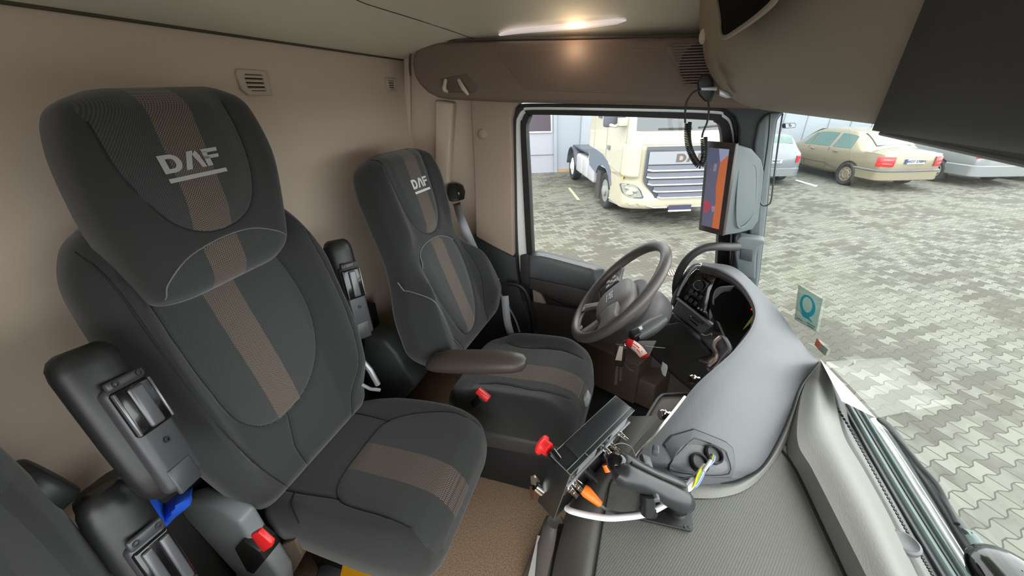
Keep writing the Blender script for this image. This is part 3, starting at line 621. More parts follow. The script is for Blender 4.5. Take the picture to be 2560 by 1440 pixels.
# cushion
wk = tab([(0, -.19, .14), (.06, -.225, .20), (.15, -.235, .24), (.28, -.235, .245), (.38, -.235, .235), (.44, -.225, .215), (.475, -.20, .18), (.49, -.15, .12)])
DC = [(-.19, .12), (-.12, .14), (-.10, .2), (-.11, .30), (-.10, .38), (-.12, .45)]
gk = [sdist(cr([(-.14, .12), (-.12, .2), (-.13, .32), (-.12, .45)], 6)), sdist(cr([(.14, .12), (.12, .2), (.13, .32), (.12, .45)], 6)), sdist([(-.22, .10), (.22, .10)])]
relk = lambda y, s: .022*sst(np.abs(y), .12, .2)*sst(s, .05, .15)*(1-sst(s, .38, .46))+sum(-.004*np.exp(-(f(y, s)/.004)**2) for f in gk)
kp = Pad((-.545, 1.175, 1.705), A_, (.985, .08, .12), .49, lambda s: wk(s), .16, relk, bend=lambda s: -.045*(np.maximum(0, s-.34)/.15)**2, r=.045, rend=.05)
kc = build('seat_cushion', kp.mesh(120, 80, lambda y, s: .13-np.abs(y), stripe_fn(lambda s: -.035+0*s, .046, .13, 9)), CLOTH, dr)
for q in ([(-.14, .12), (-.12, .2), (-.13, .32), (-.12, .45)], [(.14, .12), (.12, .2), (.13, .32), (.12, .45)]): b = MB(); kp.seam(b, q, .002); build('seam', b, SEAMM, kc)
b = MB(); b.box((-.30, 1.16, 1.60), (.44, .40, .09), rotz(.05)); sk_ = build('lower_skirt', b, M('grey_seat_skirt', (62, 60, 60), .55), dr, bevel=.025, seg=4)
b = MB(); b.box((-.33, 1.17, 1.45), (.44, .38, .24)); build('seat_base', b, BLKM, dr, bevel=.03)
# armrest lowered towards the passenger side
b = MB(); ptop = [W(1066, 895, y=.94), W(1090, 877, y=.93), W(1150, 870, y=.92), (0, 0, 0)]
b.tube([W(1075, 912, y=.95), W(1092, 906, y=.95), W(1130, 903, y=.95), W(1190, 904, y=.95), W(1240, 904, y=.95), W(1285, 906, y=.95), W(1306, 907, y=.95), W(1315, 908, y=.95)], [.018, .030, .036, .036, .035, .030, .024, .012], 20, up=(0, 1, 0), flat=1.35)
build('armrest', b, M('brown_grey_armrest', (72, 65, 61), .45), dr)
b = MB(); b.tube([W(1185, 1012, y=.93), W(1205, 995, y=.92)], .011, 10, flat=1.5); bb = build('buckle_stalk', b, BLK, dr); b = MB(); b.box(W(1208, 986, y=.915), (.05, .025, .02), frame((.5, .3, .8))); build('release_button', b, RED, bb, bevel=.004, label='red release button')
b = MB(); b.prism([W(*p, y=1.08) for p in [(1468, 985), (1476, 1000), (1470, 1018), (1456, 1022), (1452, 1004)]], (0, .03, 0)); build('side_lever', b, M('pale_grey_lever', (190, 200, 205), .4), dr, bevel=.006)
# seat belt with its upper guide
b = MB(); q = [W(1120, 458, x=-.83), W(1135, 462, x=-.82), W(1142, 480, x=-.81), W(1140, 500, x=-.80), W(1122, 505, x=-.81), W(1114, 480, x=-.83)]
b.prism(q, (.04, .02, 0)); sb = build('belt_guide', b, BLK, dr, bevel=.008, seg=3)
b = MB(); b.box(W(1143, 484, x=-.79), (.02, .03, .018), rotz(.5)); build('guide_clip', b, M('grey_clip', (150, 150, 155), .35), sb, bevel=.004)
def strap(pts, wdir, wd_, parent, mat, name='belt_strap', tw=.8):
    P = cr(pts, 6); b = MB(); g = []; n = len(P)
    for i, p in enumerate(P):
        t_ = nrm(P[min(i+1, n-1)]-P[max(i-1, 0)]); v_ = nrm(p-EYE); w1 = nrm(np.cross(t_, v_)); k = sst(i/(n-1), .2, .6)*tw; d_ = nrm(w1*(1-k)+v_*k); g.append([p-d_*wd_/2, p+d_*wd_/2])
    b.grid(g); return build(name, b, mat, parent, solid=.0015)
BELT = M('grey_belt_webbing', (150, 150, 156), .6)
strap([W(1141, 508, x=-.80), W(1158, 560, y=1.52), W(1195, 640, y=1.58), W(1240, 715, y=1.62), W(1285, 790, y=1.64), W(1300, 830, y=1.62)], nrm((.9, -.45, 0)), .036, dr, BELT)
strap([W(1262, 740, y=1.53), W(1268, 800, y=1.50), W(1277, 835, y=1.48)], nrm((.9, -.3, 0)), .035, dr, BELT, 'belt_lower_strap', .2)
b = MB(); b.box(W(1246, 702, y=1.64), (.012, .012, .03)); build('belt_anchor', b, CHR, dr, bevel=.003)

# ---------------- near passenger seat (only its edge is seen)
pn = thing('passenger_seat', (-.75, .02, FL), 'grey cloth edge of the nearest passenger seat at the bottom left corner', 'seat', 'black cab seats with logo headrests')
wn = tab([(0, -.2, .17), (.2, -.24, .205), (.45, -.25, .21), (.62, -.24, .185), (.70, -.2, .12), (.72, -.1, .05)])
gn = [sdist(cr([(.12, .6), (.135, .4), (.12, .2), (.08, .05)], 6)), sdist([(.12, .43), (.25, .41)])]
np_ = Pad((-.80, -.04, 1.83), (0, 1, 0), (-.12, 0, .95), .72, lambda s: wn(s), .12, lambda y, s: .05*sst(np.abs(y), .1, .2)+sum(-.005*np.exp(-(f(y, s)/.004)**2) for f in gn), r=.05, rend=.05)
build('backrest', np_.mesh(90, 60, lambda y, s: np.where((s > .43), y-.11, -1)), CLOTH, pn)
b = MB(); c0 = W(62, 1195, x=-.90); c1 = W(112, 1250, x=-.84); b.lathe(W(98, 1215, x=-.86), (.1, .9, .25), [(.0, -.03), (.042, -.03), (.052, -.024), (.052, .012), (.046, .02), (0, .02)], 30); build('belt_roller', b, M('dark_roller_cover', (40, 42, 42), .5), pn, bevel=.003)
folded_armrest(pn, W(248, 1225, x=-.80), W(520, 1620, x=-.68), (1, .1, .25), 1, .08, .07, two=True)
pc = Pad((-.80, -.0, 1.75), (0, 1, 0), (1, 0, .06), .46, lambda s: (-.22, .2), .13, None, r=.045, rend=.045)
build('seat_cushion', pc.mesh(40, 30), CLOTH, pn)
b = MB(); b.box((-.6, .0, 1.5), (.34, .3, .34)); build('seat_base', b, BLKM, pn, bevel=.02)
# grey side shell of the near seat
b = MB(); b.prism([W(*p, x=-.90) for p in [(170, 1262), (200, 1225), (262, 1180), (300, 1160), (345, 1160), (372, 1185), (330, 1230), (200, 1330)]], (.04, 0, 0)); build('side_shell', b, M('dark_side_shell', (62, 63, 60), .5), pn, bevel=.008)
b = MB(); b.box((-.99, .72, FL+.33), (.06, .94, .66)); build('rear_plinth', b, BLKM, label='low black plinth along the rear wall behind the seats', cat='plinth', bevel=.01)
# grey hump between the driver seat and centre seat
b = MB(); P = [(905, 842), (960, 852), (990, 885), (1015, 930), (1040, 968), (1000, 1010), (930, 990), (905, 930)]
b.prism([W(*p, y=1.02) for p in P], (0, .12, 0)); build('storage_box', b, M('dark_olive_grey_box', (56, 60, 60), .55), label='dark grey moulded box between the centre seat and driver seat', cat='box', bevel=.015)
# blue cloth, yellow folder
b = MB(); g = []
for i, (l, r_) in enumerate([((335, 1258), (340, 1300)), ((372, 1238), (378, 1332)), ((410, 1262), (408, 1322)), ((445, 1238), (432, 1296)), ((482, 1222), (474, 1262))]):
    g.append([W(*l, x=-.86), W((l[0]+r_[0])/2, (l[1]+r_[1])/2, x=-.81+.02*(i % 2)), W(*r_, x=-.80)])
b.grid(patch(g, 5, 5)); build('blue_cloth', b, M('blue_cloth', (30, 90, 215), .7), label='bright blue cloth tucked between the seats on the left', cat='cloth', solid=.003)
b = MB(); b.prism([W(862, 1396, z=1.62), W(1018, 1408, z=1.62), W(990, 1500, z=1.62), W(840, 1500, z=1.62)], (0, 0, .006)); fo = build('folder', b, M('yellow_card', (250, 175, 20), .5), label='yellow folder with red corner under the centre seat', cat='folder')
b = MB(); b.prism([W(1018, 1408, z=1.627), W(1000, 1470, z=1.627), W(935, 1428, z=1.627)], (0, 0, .001)); build('red_corner', b, RED, fo)
# ================================================================== DASHBOARD
da = thing('dashboard', (.3, .7, 1.6), 'long grey dashboard running under the windscreen from corner to corner', 'dashboard')
def Z3(L): return [W(x, y, z=z) for x, y, z in L]
# --- raised pod from the instrument hood down to the charging recess
I = [(1752, 667, 2.185), (1800, 680, 2.20), (1850, 710, 2.205), (1886, 765, 2.20), (1880, 815, 2.19), (1838, 872, 2.17), (1800, 908, 2.16), (1742, 960, 2.145), (1692, 1023, 2.135), (1640, 1088, 2.125), (1592, 1150, 2.11), (1640, 1182, 2.07)]
Oo = [(1757, 655, 2.17), (1835, 668, 2.16), (1898, 722, 2.13), (1948, 778, 2.10), (1988, 835, 2.08), (2022, 880, 2.06), (2046, 910, 2.05), (2003, 962, 2.05), (1977, 1032, 2.05), (1946, 1102, 2.05), (1906, 1166, 2.05), (1860, 1196, 2.048)]
rows = []
for a, c_ in zip(I, Oo):
    a = np.array(a, float); c_ = np.array(c_, float); R_ = []
    for u, bl in ((0, 0), (.12, .010), (.35, .022), (.65, .022), (.88, .012), (1, 0)):
        q = a+(c_-a)*u; R_.append(W(q[0], q[1], z=q[2]+bl))
    R_.append(W(c_[0], c_[1], z=c_[2])-[0, 0, .06]); rows.append(R_)
b = MB(); pod = patch([r[:6] for r in rows], 8, 4); b.grid(pod); e_ = pod[:, -1]; b.grid(np.stack([e_, e_-[0, 0, .1]], 1)); e_ = pod[-1]; b.grid(np.stack([e_, e_-[0, 0, .1]], 0))
build('top_pod', b, DASH, da, ang=60); PS = Snap(b)
inner = pod[:, 0]
b = MB(); b.grid(np.stack([inner, inner+[-.004, 0, -.010], inner+[.002, 0, -.022]], 1)); build('pod_edge', b, WARM, da)
k0 = 8*6
b = MB(); b.tube(inner[k0+12:]+[-.003, 0, -.003], .0035, 8); build('chrome_edge_strip', b, CHR, da)
# chrome step piece by the cluster
b = MB(); b.grid(patch([Z3([(1785, 850, 2.13), (1800, 838, 2.14), (1812, 850, 2.15)]), Z3([(1786, 868, 2.12), (1806, 862, 2.13), (1822, 876, 2.15)]), Z3([(1792, 888, 2.10), (1800, 890, 2.12), (1808, 893, 2.14)]), Z3([(1768, 915, 2.09), (1780, 918, 2.11), (1796, 908, 2.13)]), Z3([(1768, 925, 2.10), (1772, 930, 2.11), (1780, 922, 2.13)])], 5, 4)); build('inner_bracket', b, GRY, da, solid=.01)
b = MB(); b.tube(Z3([(1800, 843, 2.15), (1787, 855, 2.14), (1784, 868, 2.13), (1792, 885, 2.12), (1790, 900, 2.12), (1770, 918, 2.11)]), .005, 8, smooth=5); build('bracket_trim', b, M('bronze_trim', (165, 145, 138), .3, .7), da)
# vertical face of the pod towards the seats
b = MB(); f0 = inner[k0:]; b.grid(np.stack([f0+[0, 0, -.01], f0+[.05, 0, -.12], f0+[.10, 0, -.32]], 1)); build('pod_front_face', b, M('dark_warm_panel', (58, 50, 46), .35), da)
# storage flap low at the centre
b = MB(); P = [(1560, 1135), (1598, 1075), (1636, 1010), (1650, 992), (1668, 986), (1735, 990), (1690, 1045), (1640, 1105), (1600, 1160)]
b.prism([W(*p, z=2.02-.0000*p[0]) for p in P], (.0, .0, -.03)); build('storage_flap', b, M('taupe_flap', (128, 117, 112), .45), da, bevel=.006, seg=3)
b = MB(); b.tube([W(*p, z=2.023) for p in P[:7]], .004, 8, smooth=4); build('flap_edge', b, GRY, da)
for p, nm in (((1664, 1036), 'front'), ((1738, 948), 'rear')):
    b = MB(); b.lathe(W(*p, z=2.11), (-.8, -.5, .2), [(.006, -.012), (.006, .002), (.011, .002), (.012, .012), (.009, .016), (0, .016)], 8); build('clamp_knob', b, CHR, da)
# --- deck with textured mat
L_ = [[(1362, 1560, 1.92), (1400, 1560, 2.015), (1440, 1560, 2.043), (1470, 1560, 2.045)], [(1368, 1440, 1.92), (1412, 1440, 2.015), (1452, 1440, 2.043), (1486, 1440, 2.045)], [(1405, 1310, 1.93), (1432, 1310, 2.015), (1474, 1310, 2.043), (1506, 1310, 2.045)], [(1440, 1230, 1.94), (1462, 1225, 2.015), (1496, 1218, 2.043), (1524, 1212, 2.045)], [(1500, 1140, 1.95), (1520, 1145, 2.015), (1550, 1140, 2.04), (1575, 1130, 2.045)], [(1570, 1040, 1.96), (1590, 1040, 2.01), (1620, 1040, 2.035), (1650, 1040, 2.04)]]
b = MB(); g = patch([Z3(r) for r in L_], 6, 5); b.grid(g); e_ = g[:, 0]; b.grid(np.stack([e_, e_+[.03, 0, -.18], e_+[.06, 0, -.5]], 1)); build('deck_rounding', b, DECK, da, ang=60)
b = MB(); D0 = Z3([(1470, 1560, 2.044), (1486, 1440, 2.044), (1506, 1310, 2.044), (1524, 1212, 2.044), (1575, 1130, 2.044), (1650, 1040, 2.044), (1800, 950, 2.044), (2046, 900, 2.044), (2003, 965, 2.044), (1946, 1105, 2.044), (1985, 1180, 2.044), (2045, 1300, 2.044), (2110, 1440, 2.044), (2170, 1580, 2.044)])
b.prism(D0, (0, 0, -.03)); build('deck', b, DECK, da)
MATM = M('textured_dash_mat', (101, 100, 96), .6)
nt = MATM.node_tree; tcn = nt.nodes.new('ShaderNodeTexCoord'); mp = nt.nodes.new('ShaderNodeMapping'); mp.inputs['Rotation'].default_value = (0, 0, .5); ch = nt.nodes.new('ShaderNodeTexVoronoi'); ch.inputs['Scale'].default_value = 260; ch.inputs['Randomness'].default_value = 0
bpn = nt.nodes.new('ShaderNodeBump'); bpn.inputs['Strength'].default_value = .6; bpn.inputs['Distance'].default_value = .001
nt.links.new(tcn.outputs['Object'], mp.inputs[0]); nt.links.new(mp.outputs[0], ch.inputs['Vector']); nt.links.new(ch.outputs[0], bpn.inputs['Height']); nt.links.new(bpn.outputs[0], nt.nodes['Principled BSDF'].inputs['Normal'])
mo = cr([(1960, 1104), (1912, 1172), (1862, 1222), (1800, 1242), (1740, 1248), (1650, 1240), (1580, 1225), (1530, 1212)], 5)
mp_ = [(1470, 1560)]+[(1488, 1440), (1508, 1310), (1526, 1216)]+[tuple(p) for p in mo[::-1]]+[(1985, 1165), (2045, 1295), (2110, 1440), (2165, 1560)]
b = MB(); b.prism([W(*p, z=2.0465) for p in mp_], (0, 0, -.003)); build('textured_mat', b, MATM, da)
b = MB(); q = cr([W(*p, z=2.0475) for p in [(1484, 1470), (1487, 1440), (1507, 1310), (1524, 1216), (1535, 1195), (1560, 1150)]], 5); b.tube(q, .0018, 6); build('mat_gap', b, SEAMM, da)
# band that frames the pod
bi = Z3([(2046, 906, 2.052), (2003, 962, 2.052), (1977, 1032, 2.052), (1946, 1102, 2.052), (1906, 1168, 2.052), (1858, 1198, 2.052), (1820, 1208, 2.052), (1760, 1204, 2.052), (1690, 1188, 2.052), (1620, 1172, 2.052)])
bo = Z3([(2052, 912, 2.049), (2010, 972, 2.049), (1990, 1032, 2.049), (1966, 1106, 2.049), (1918, 1176, 2.049), (1868, 1222, 2.049), (1810, 1242, 2.049), (1745, 1246, 2.049), (1650, 1238, 2.049), (1570, 1222, 2.049)])
bm = [(x+y)/2+[0, 0, .006] for x, y in zip(bi, bo)]
b = MB(); b.grid(patch([[x, m_, y] for x, m_, y in zip(bi, bm, bo)], 5, 5)); build('pod_surround', b, DECK, da, ang=60)
b = MB(); b.tube(cr(bi, 5)+[0, 0, .001], .0016, 6); build('pod_gap', b, SEAMM, da)
# right hand ridge: slope from the mat up to the rim, crown, windscreen edge
Rr = [[(2044, 902, 2.052), (2050, 902, 2.06), (2056, 904, 2.06), (2066, 915, 2.05), (2070, 925, 2.02)],
      [(2004, 965, 2.048), (2014, 958, 2.06), (2050, 945, 2.075), (2078, 958, 2.05), (2086, 985, 2.01)],
      [(1978, 1030, 2.048), (1998, 1018, 2.075), (2050, 1000, 2.088), (2088, 1010, 2.05), (2093, 1040, 2.01)],
      [(1946, 1102, 2.047), (1994, 1104, 2.086), (2062, 1070, 2.092), (2106, 1085, 2.05), (2112, 1100, 2.01)],
      [(1985, 1172, 2.047), (2030, 1172, 2.089), (2110, 1160, 2.096), (2150, 1165, 2.05), (2160, 1175, 2.01)],
      [(2045, 1300, 2.047), (2095, 1300, 2.089), (2180, 1290, 2.096), (2218, 1290, 2.05), (2228, 1298, 2.01)],
      [(2110, 1440, 2.047), (2166, 1440, 2.089), (2250, 1440, 2.096), (2288, 1440, 2.05), (2298, 1445, 2.01)],
      [(2165, 1560, 2.047), (2225, 1560, 2.089), (2310, 1560, 2.096), (2350, 1560, 2.05), (2360, 1565, 2.01)]]
rp_ = [Z3(r) for r in Rr]; g = patch([r[1:] for r in rp_], 6, 6); b = MB(); b.grid(g)
w0 = np.array(cr([r[0] for r in rp_], 6)); w1 = g[:, 0]; b.grid(np.stack([w0, w0-[0, 0, .055], w1], 1)); build('windscreen_ridge', b, DECK, da, ang=35)
b = MB(); b.tube(w0[12:]+[.001, 0, .001], .0022, 6); build('ridge_gap', b, SEAMM, da)
# demister strip between ridge and glass
Dd = [[(2064, 925, 2.03), (2074, 940, 2.02)], [(2086, 1000, 2.03), (2110, 1010, 2.01)], [(2108, 1095, 2.02), (2140, 1075, 2.0)], [(2155, 1180, 2.02), (2196, 1160, 2.0)], [(2220, 1300, 2.02), (2262, 1270, 2.0)], [(2290, 1440, 2.02), (2350, 1440, 2.0)], [(2350, 1560, 2.02), (2425, 1560, 2.0)]]
P = patch([Z3(r) for r in Dd], 6, 2); b = MB(); b.grid(P); build('demister_strip', b, M('pale_grey_strip', (104, 105, 103), .5), da, solid=.01)
b = MB()
dl = cr([W(*p, z=2.024) for p in [(2076, 992), (2130, 1080), (2180, 1170), (2235, 1270), (2286, 1360), (2333, 1440), (2385, 1540)]], 10)
for i in range(0, len(dl)-1): b.box((dl[i]+dl[i+1])/2, (.004, np.linalg.norm(dl[i+1]-dl[i])*.62, .003), frame((0, 0, 1), np.cross(nrm(dl[i+1]-dl[i]), (0, 0, 1))))
build('demister_slots', b, BLK, da)
b = MB(); b.lathe(W(2262, 1358, z=2.04), (0, 0, 1), [(.022, -.004), (.022, .003), (.018, .005), (.012, .001), (0, .001)], 24); build('tweeter_cover', b, GRY, da)
# charging recess with two sockets
ro = cr([(1632, 1158), (1658, 1112), (1694, 1074), (1712, 1067), (1812, 1105), (1829, 1120), (1836, 1165), (1838, 1190), (1770, 1190), (1690, 1178)], 4, True)
ri = cr([(1672, 1168), (1704, 1125), (1726, 1103), (1742, 1100), (1800, 1124), (1813, 1138), (1818, 1182), (1740, 1184)], 4, True)
nrc = nrm(PS(1750, 1140, 1)-PS(1750, 1140)); roW = np.array([PS(*p, .0015) for p in ro]); riW = np.array([PS(*p, .0015) for p in ri])
b = MB(); rmid = np.array([PS(*p, .004) for p in ro*.93+ro.mean(0)*.07]); cR = roW.mean(0)
q_ = [roW, rmid, np.array([PS(*p, .0045) for p in ri+(ri-ri.mean(0))*.06]), riW+nrc*.002]
ro2 = np.array([ro[np.argmin(((ro-p)**2).sum(1))] for p in ri]); q_ = [np.array([PS(*p, .0012) for p in ro2]), np.array([PS(*p, .004) for p in ro2*.9+ri*.1]), np.array([PS(*p, .004) for p in ro2*.12+ri*.88]), riW+nrc*-.001]
b.grid(q_, cv=True); build('recess_frame', b, M('slate_recess_frame', (74, 76, 80), .5), da)
b = MB(); b.tube([PS(*p, .001) for p in ro2], .0014, 6, closed=True); build('recess_gap', b, SEAMM, da)
b = MB(); b.prism(riW+nrc*.0008, nrc*-.003); build('recess_tray', b, M('dark_recess_tray', (40, 41, 43), .4), da)
for p in ((1745, 1157), (1781, 1137)):
    b = MB(); b.lathe(PS(*p, .002), nrc, [(.019, -.004), (.019, .006), (.0165, .008), (.0145, .006), (.0145, .001), (0, .001)], 24); build('power_socket', b, BLK, da)
# --- driver console: panel with switches, vent, hood opening
def Y3(L): return [W(x, y, y=v) for x, y, v in L]
hv = [(1752, 664, 1.52), (1728, 668, 1.53), (1704, 700, 1.53), (1682, 742, 1.50), (1676, 768, 1.47), (1682, 790, 1.45), (1710, 815, 1.42), (1750, 832, 1.39), (1782, 836, 1.36)]
b = MB(); fr = Y3(hv); hood = [(1782, 836, 1.36), (1786, 800, 1.37), (1800, 806, 1.37), (1812, 838, 1.35), (1840, 872, 1.33)]
# outer cowl behind the panel
cow = [(1752, 660, 1.56), (1736, 658, 1.56), (1712, 680, 1.57), (1694, 712, 1.56), (1680, 745, 1.54), (1674, 770, 1.50)]
A1 = Y3([(1752, 672, 1.52), (1740, 668, 1.52), (1722, 684, 1.52), (1703, 715, 1.52), (1688, 742, 1.51), (1682, 760, 1.49)]); A2 = Y3(cow)
b.grid(patch([A1, [(x+y)/2+[-.004, 0, .006] for x, y in zip(A1, A2)], A2], 4, 6)); build('console_cowl', b, DASHD, da, solid=.008)
b = MB(); b.prism(Y3([(1756, 676, 1.50), (1740, 673, 1.51), (1725, 687, 1.51), (1706, 718, 1.51), (1692, 744, 1.50), (1720, 765, 1.47), (1774, 802, 1.42), (1768, 776, 1.43), (1776, 730, 1.45), (1794, 684, 1.47)]), (.02, .02, 0)); sp_ = build('switch_panel', b, GLB, da, bevel=.002)
b = MB(); b.tube(Y3([(1799, 684, 1.465), (1782, 674, 1.47), (1756, 668, 1.50), (1742, 666, 1.51), (1725, 680, 1.51), (1706, 711, 1.51), (1694, 740, 1.50)]), .0045, 8, smooth=5); build('silver_surround', b, SATIN, da)
pan_x = nrm(np.array(Y3([(1774, 802, 1.42)])[0])-Y3([(1692, 744, 1.50)])[0]); pan_y = nrm(np.array(Y3([(1740, 673, 1.51)])[0])-Y3([(1692, 744, 1.50)])[0]); pan_n = nrm(np.cross(pan_x, pan_y)); pan_n = pan_n if pan_n@(EYE-W(1740, 740, y=1.46)) > 0 else -pan_n
Rp = np.stack([pan_x, nrm(np.cross(pan_n, pan_x)), pan_n], 1)
kc_ = W(1752, 712, y=1.455)
b = MB(); b.box(kc_+pan_n*.002, (.05, .05, .006), Rp); build('knob_plate', b, BLK, sp_, bevel=.003)
b = MB(); b.lathe(kc_, pan_n, [(.02, .0), (.019, .022), (.017, .026), (.011, .026), (.010, .023), (0, .023)], 28); kn = build('light_knob', b, BLK, sp_)
b = MB(); b.lathe(kc_, pan_n, [(.0178, .0255), (.0178, .0275), (.0165, .0275), (.0165, .0255)], 28, cap=False); build('knob_ring', b, CHR, sp_)
for r_, (p0, p1) in enumerate((((1728, 728), (1752, 742)), ((1717, 744), (1739, 758)))):
    for k in range(3):
        u = k/2; c = W(p0[0]+(p1[0]-p0[0])*u, p0[1]+(p1[1]-p0[1])*u, y=1.47-.02*u)
        b = MB(); b.box(c+pan_n*.003, (.0135, .018, .006), Rp); build('switch', b, M('grey_switch', (58, 58, 62), .4), sp_, bevel=.0015)
for k in range(3):
    b = MB(); b.box(W(1747+k*7.5, 770+k*4, y=1.435)+pan_n*.003, (.006, .009, .006), Rp); build('small_button', b, M('pale_button', (205, 200, 195), .4), sp_, bevel=.001)
# vent below
vq = Y3([(1696, 747, 1.49), (1780, 812, 1.40), (1752, 836, 1.385), (1678, 778, 1.46)])
b = MB(); b.prism(vq, pan_n*-.03); vb = build('vent_housing', b, GRY, da, bevel=.004)
b = MB(); b.tube([p+pan_n*.007 for p in Y3([(1694, 745, 1.485), (1737, 778, 1.44), (1778, 812, 1.40)])], .0055, 10); build('silver_bar', b, SATIN, da)
b = MB(); b.prism([p+pan_n*.003 for p in Y3([(1705, 766, 1.475), (1760, 808, 1.41), (1750, 822, 1.405), (1697, 779, 1.465)])], pan_n*-.012); build('vent_opening', b, BLKM, vb)
for k, (p, q) in enumerate((((1703, 770), (1750, 807)), ((1700, 778), (1745, 814)))):
    b = MB(); b.tube([W(*p, y=1.465)+pan_n*.004, W(*q, y=1.408)+pan_n*.004], .0025, 8); build('vent_vane', b, CHR if k == 0 else GLB, vb)
b = MB(); b.box(W(1726, 789, y=1.435)+pan_n*.006, (.012, .006, .006), Rp); build('vent_tab', b, CHR, vb, bevel=.001)
b = MB(); b.grid(patch([Y3([(1676, 780, 1.46), (1750, 838, 1.385), (1778, 838, 1.37)]), Y3([(1674, 800, 1.46), (1740, 862, 1.385), (1772, 870, 1.37)]), Y3([(1676, 818, 1.47), (1722, 862, 1.42), (1765, 880, 1.39)])], 5, 5)); build('lower_console', b, M('lighter_console_grey', (112, 113, 117), .5), da, solid=.02)
b = MB(); b.grid(patch([Y3([(1778, 838, 1.37), (1800, 845, 1.35)]), Y3([(1748, 846, 1.37), (1800, 862, 1.34)]), Y3([(1752, 858, 1.38), (1790, 884, 1.33)])], 4, 4)); build('console_shelf', b, GRY, da, solid=.01)
b = MB(); b.grid(patch([Y3([(1768, 862, 1.38), (1800, 880, 1.33)]), Y3([(1770, 880, 1.37), (1788, 892, 1.33)]), Y3([(1735, 895, 1.36), (1770, 905, 1.30)])], 4, 4)); build('console_side', b, M('taupe_flap', (128, 117, 112), .45), da, solid=.01)
# dark inside of the instrument hood
b = MB(); cl = [(1775, 690), (1800, 684), (1850, 714), (1884, 768), (1876, 818), (1836, 872), (1812, 838), (1800, 806), (1786, 800), (1774, 770)]
b.prism([W(*p, y=1.50-.0012*(p[1]-690)) for p in cl], (.04, .05, -.02)); build('instrument_hood_inside', b, M('black_hood_lining', (13, 13, 14), .7), da)
b = MB(); q0 = Y3([(1836, 715, 1.44), (1802, 718, 1.44), (1788, 730, 1.43), (1783, 755, 1.42), (1788, 780, 1.40), (1804, 800, 1.385), (1828, 826, 1.36)]); q1 = Y3([(1838, 712, 1.44), (1822, 735, 1.46), (1812, 748, 1.46), (1806, 765, 1.45), (1808, 780, 1.43), (1816, 797, 1.41), (1830, 822, 1.37)])
b.grid(np.stack([cr(q0, 5), cr(q1, 5)], 1)); build('cluster_blade', b, M('lilac_grey_plastic', (150, 148, 160), .4), da, solid=.004)
b = MB(); b.tube(q0, .0035, 8, smooth=5); build('cluster_trim', b, SATIN, da)
b = MB(); b.tube(Y3([(1828, 824, 1.36), (1834, 838, 1.35), (1840, 862, 1.34)]), .005, 8); b2 = build('cluster_trim_end', b, GRY, da)
b = MB(); b.tube(Y3([(1776, 778, 1.41), (1792, 800, 1.39), (1806, 830, 1.36), (1818, 858, 1.34)]), .0035, 8, smooth=4); build('cluster_lower_trim', b, SATIN, da)
b = MB(); b.prism([W(*p, z=2.13) for p in [(1858, 822), (1890, 776), (1894, 786), (1870, 812)]], (0, 0, -.004)); build('instrument_panel', b, M('olive_instrument_face', (120, 120, 60), .4, emit=.15), da)
b = MB(); b.ell(W(1880, 773, z=2.135), (.003, .003, .003)); build('warning_light', b, M('red_warning_light', (230, 30, 30), .4, emit=2), da)

# ================================================================== STEERING WHEEL
sw = thing('steering_wheel', (0.0, 1.31, 2.06), 'large dark grey steering wheel with button spokes on its column', 'steering wheel')
al = .862; sn = np.array([-sin(al)*.997, -sin(al)*.078, cos(al)]); sc_ = np.array([.004, 1.318, 2.102]); Rs = frame(sn, (0, -1, 0)); ax_, ay_ = Rs[:, 0], Rs[:, 1]   # ax: passenger side, ay
if ay_[2] < 0: ay_ = -ay_
SP = lambda u, v, h: sc_+ax_*u+ay_*v+sn*h
b = MB(); b.tube([SP(.218*cos(a), .218*sin(a), 0) for a in np.linspace(0, 2*pi, 73)[:-1]], .0185, 18, closed=True); build('rim', b, M('rim_leather', (88, 82, 80), .42), sw)
HUBM = M('hub_grey', (108, 103, 103), .5)
HV = -.035
b = MB(); prof = [(.0, .002), (.04, .001), (.075, -.003), (.092, -.010), (.098, -.022), (.098, -.045), (.085, -.06), (0, -.07)]
def sq(a): return 1/((abs(cos(a))**3+abs(sin(a))**3)**(1/3))
rings = [[SP(r*sq(a)*cos(a)*1.02, r*sq(a)*sin(a)*.92+HV, h) for a in np.arange(40)*2*pi/40] for r, h in prof[1:]]; b.grid(rings, cv=True); b.f += [tuple(range(40))]; b.m += [0]
build('hub', b, HUBM, sw, ang=60)
b = MB(); b.grid([[SP(r*cos(a), r*sin(a)*.95+HV*.5, h) for a in np.arange(40)*2*pi/40] for r, h in ((.05, -.05), (.112, -.047), (.118, -.05), (.122, -.065), (.112, -.085), (.05, -.095))], cv=True); build('lower_shell', b, M('hub_shell', (104, 101, 104), .5), sw, ang=60)
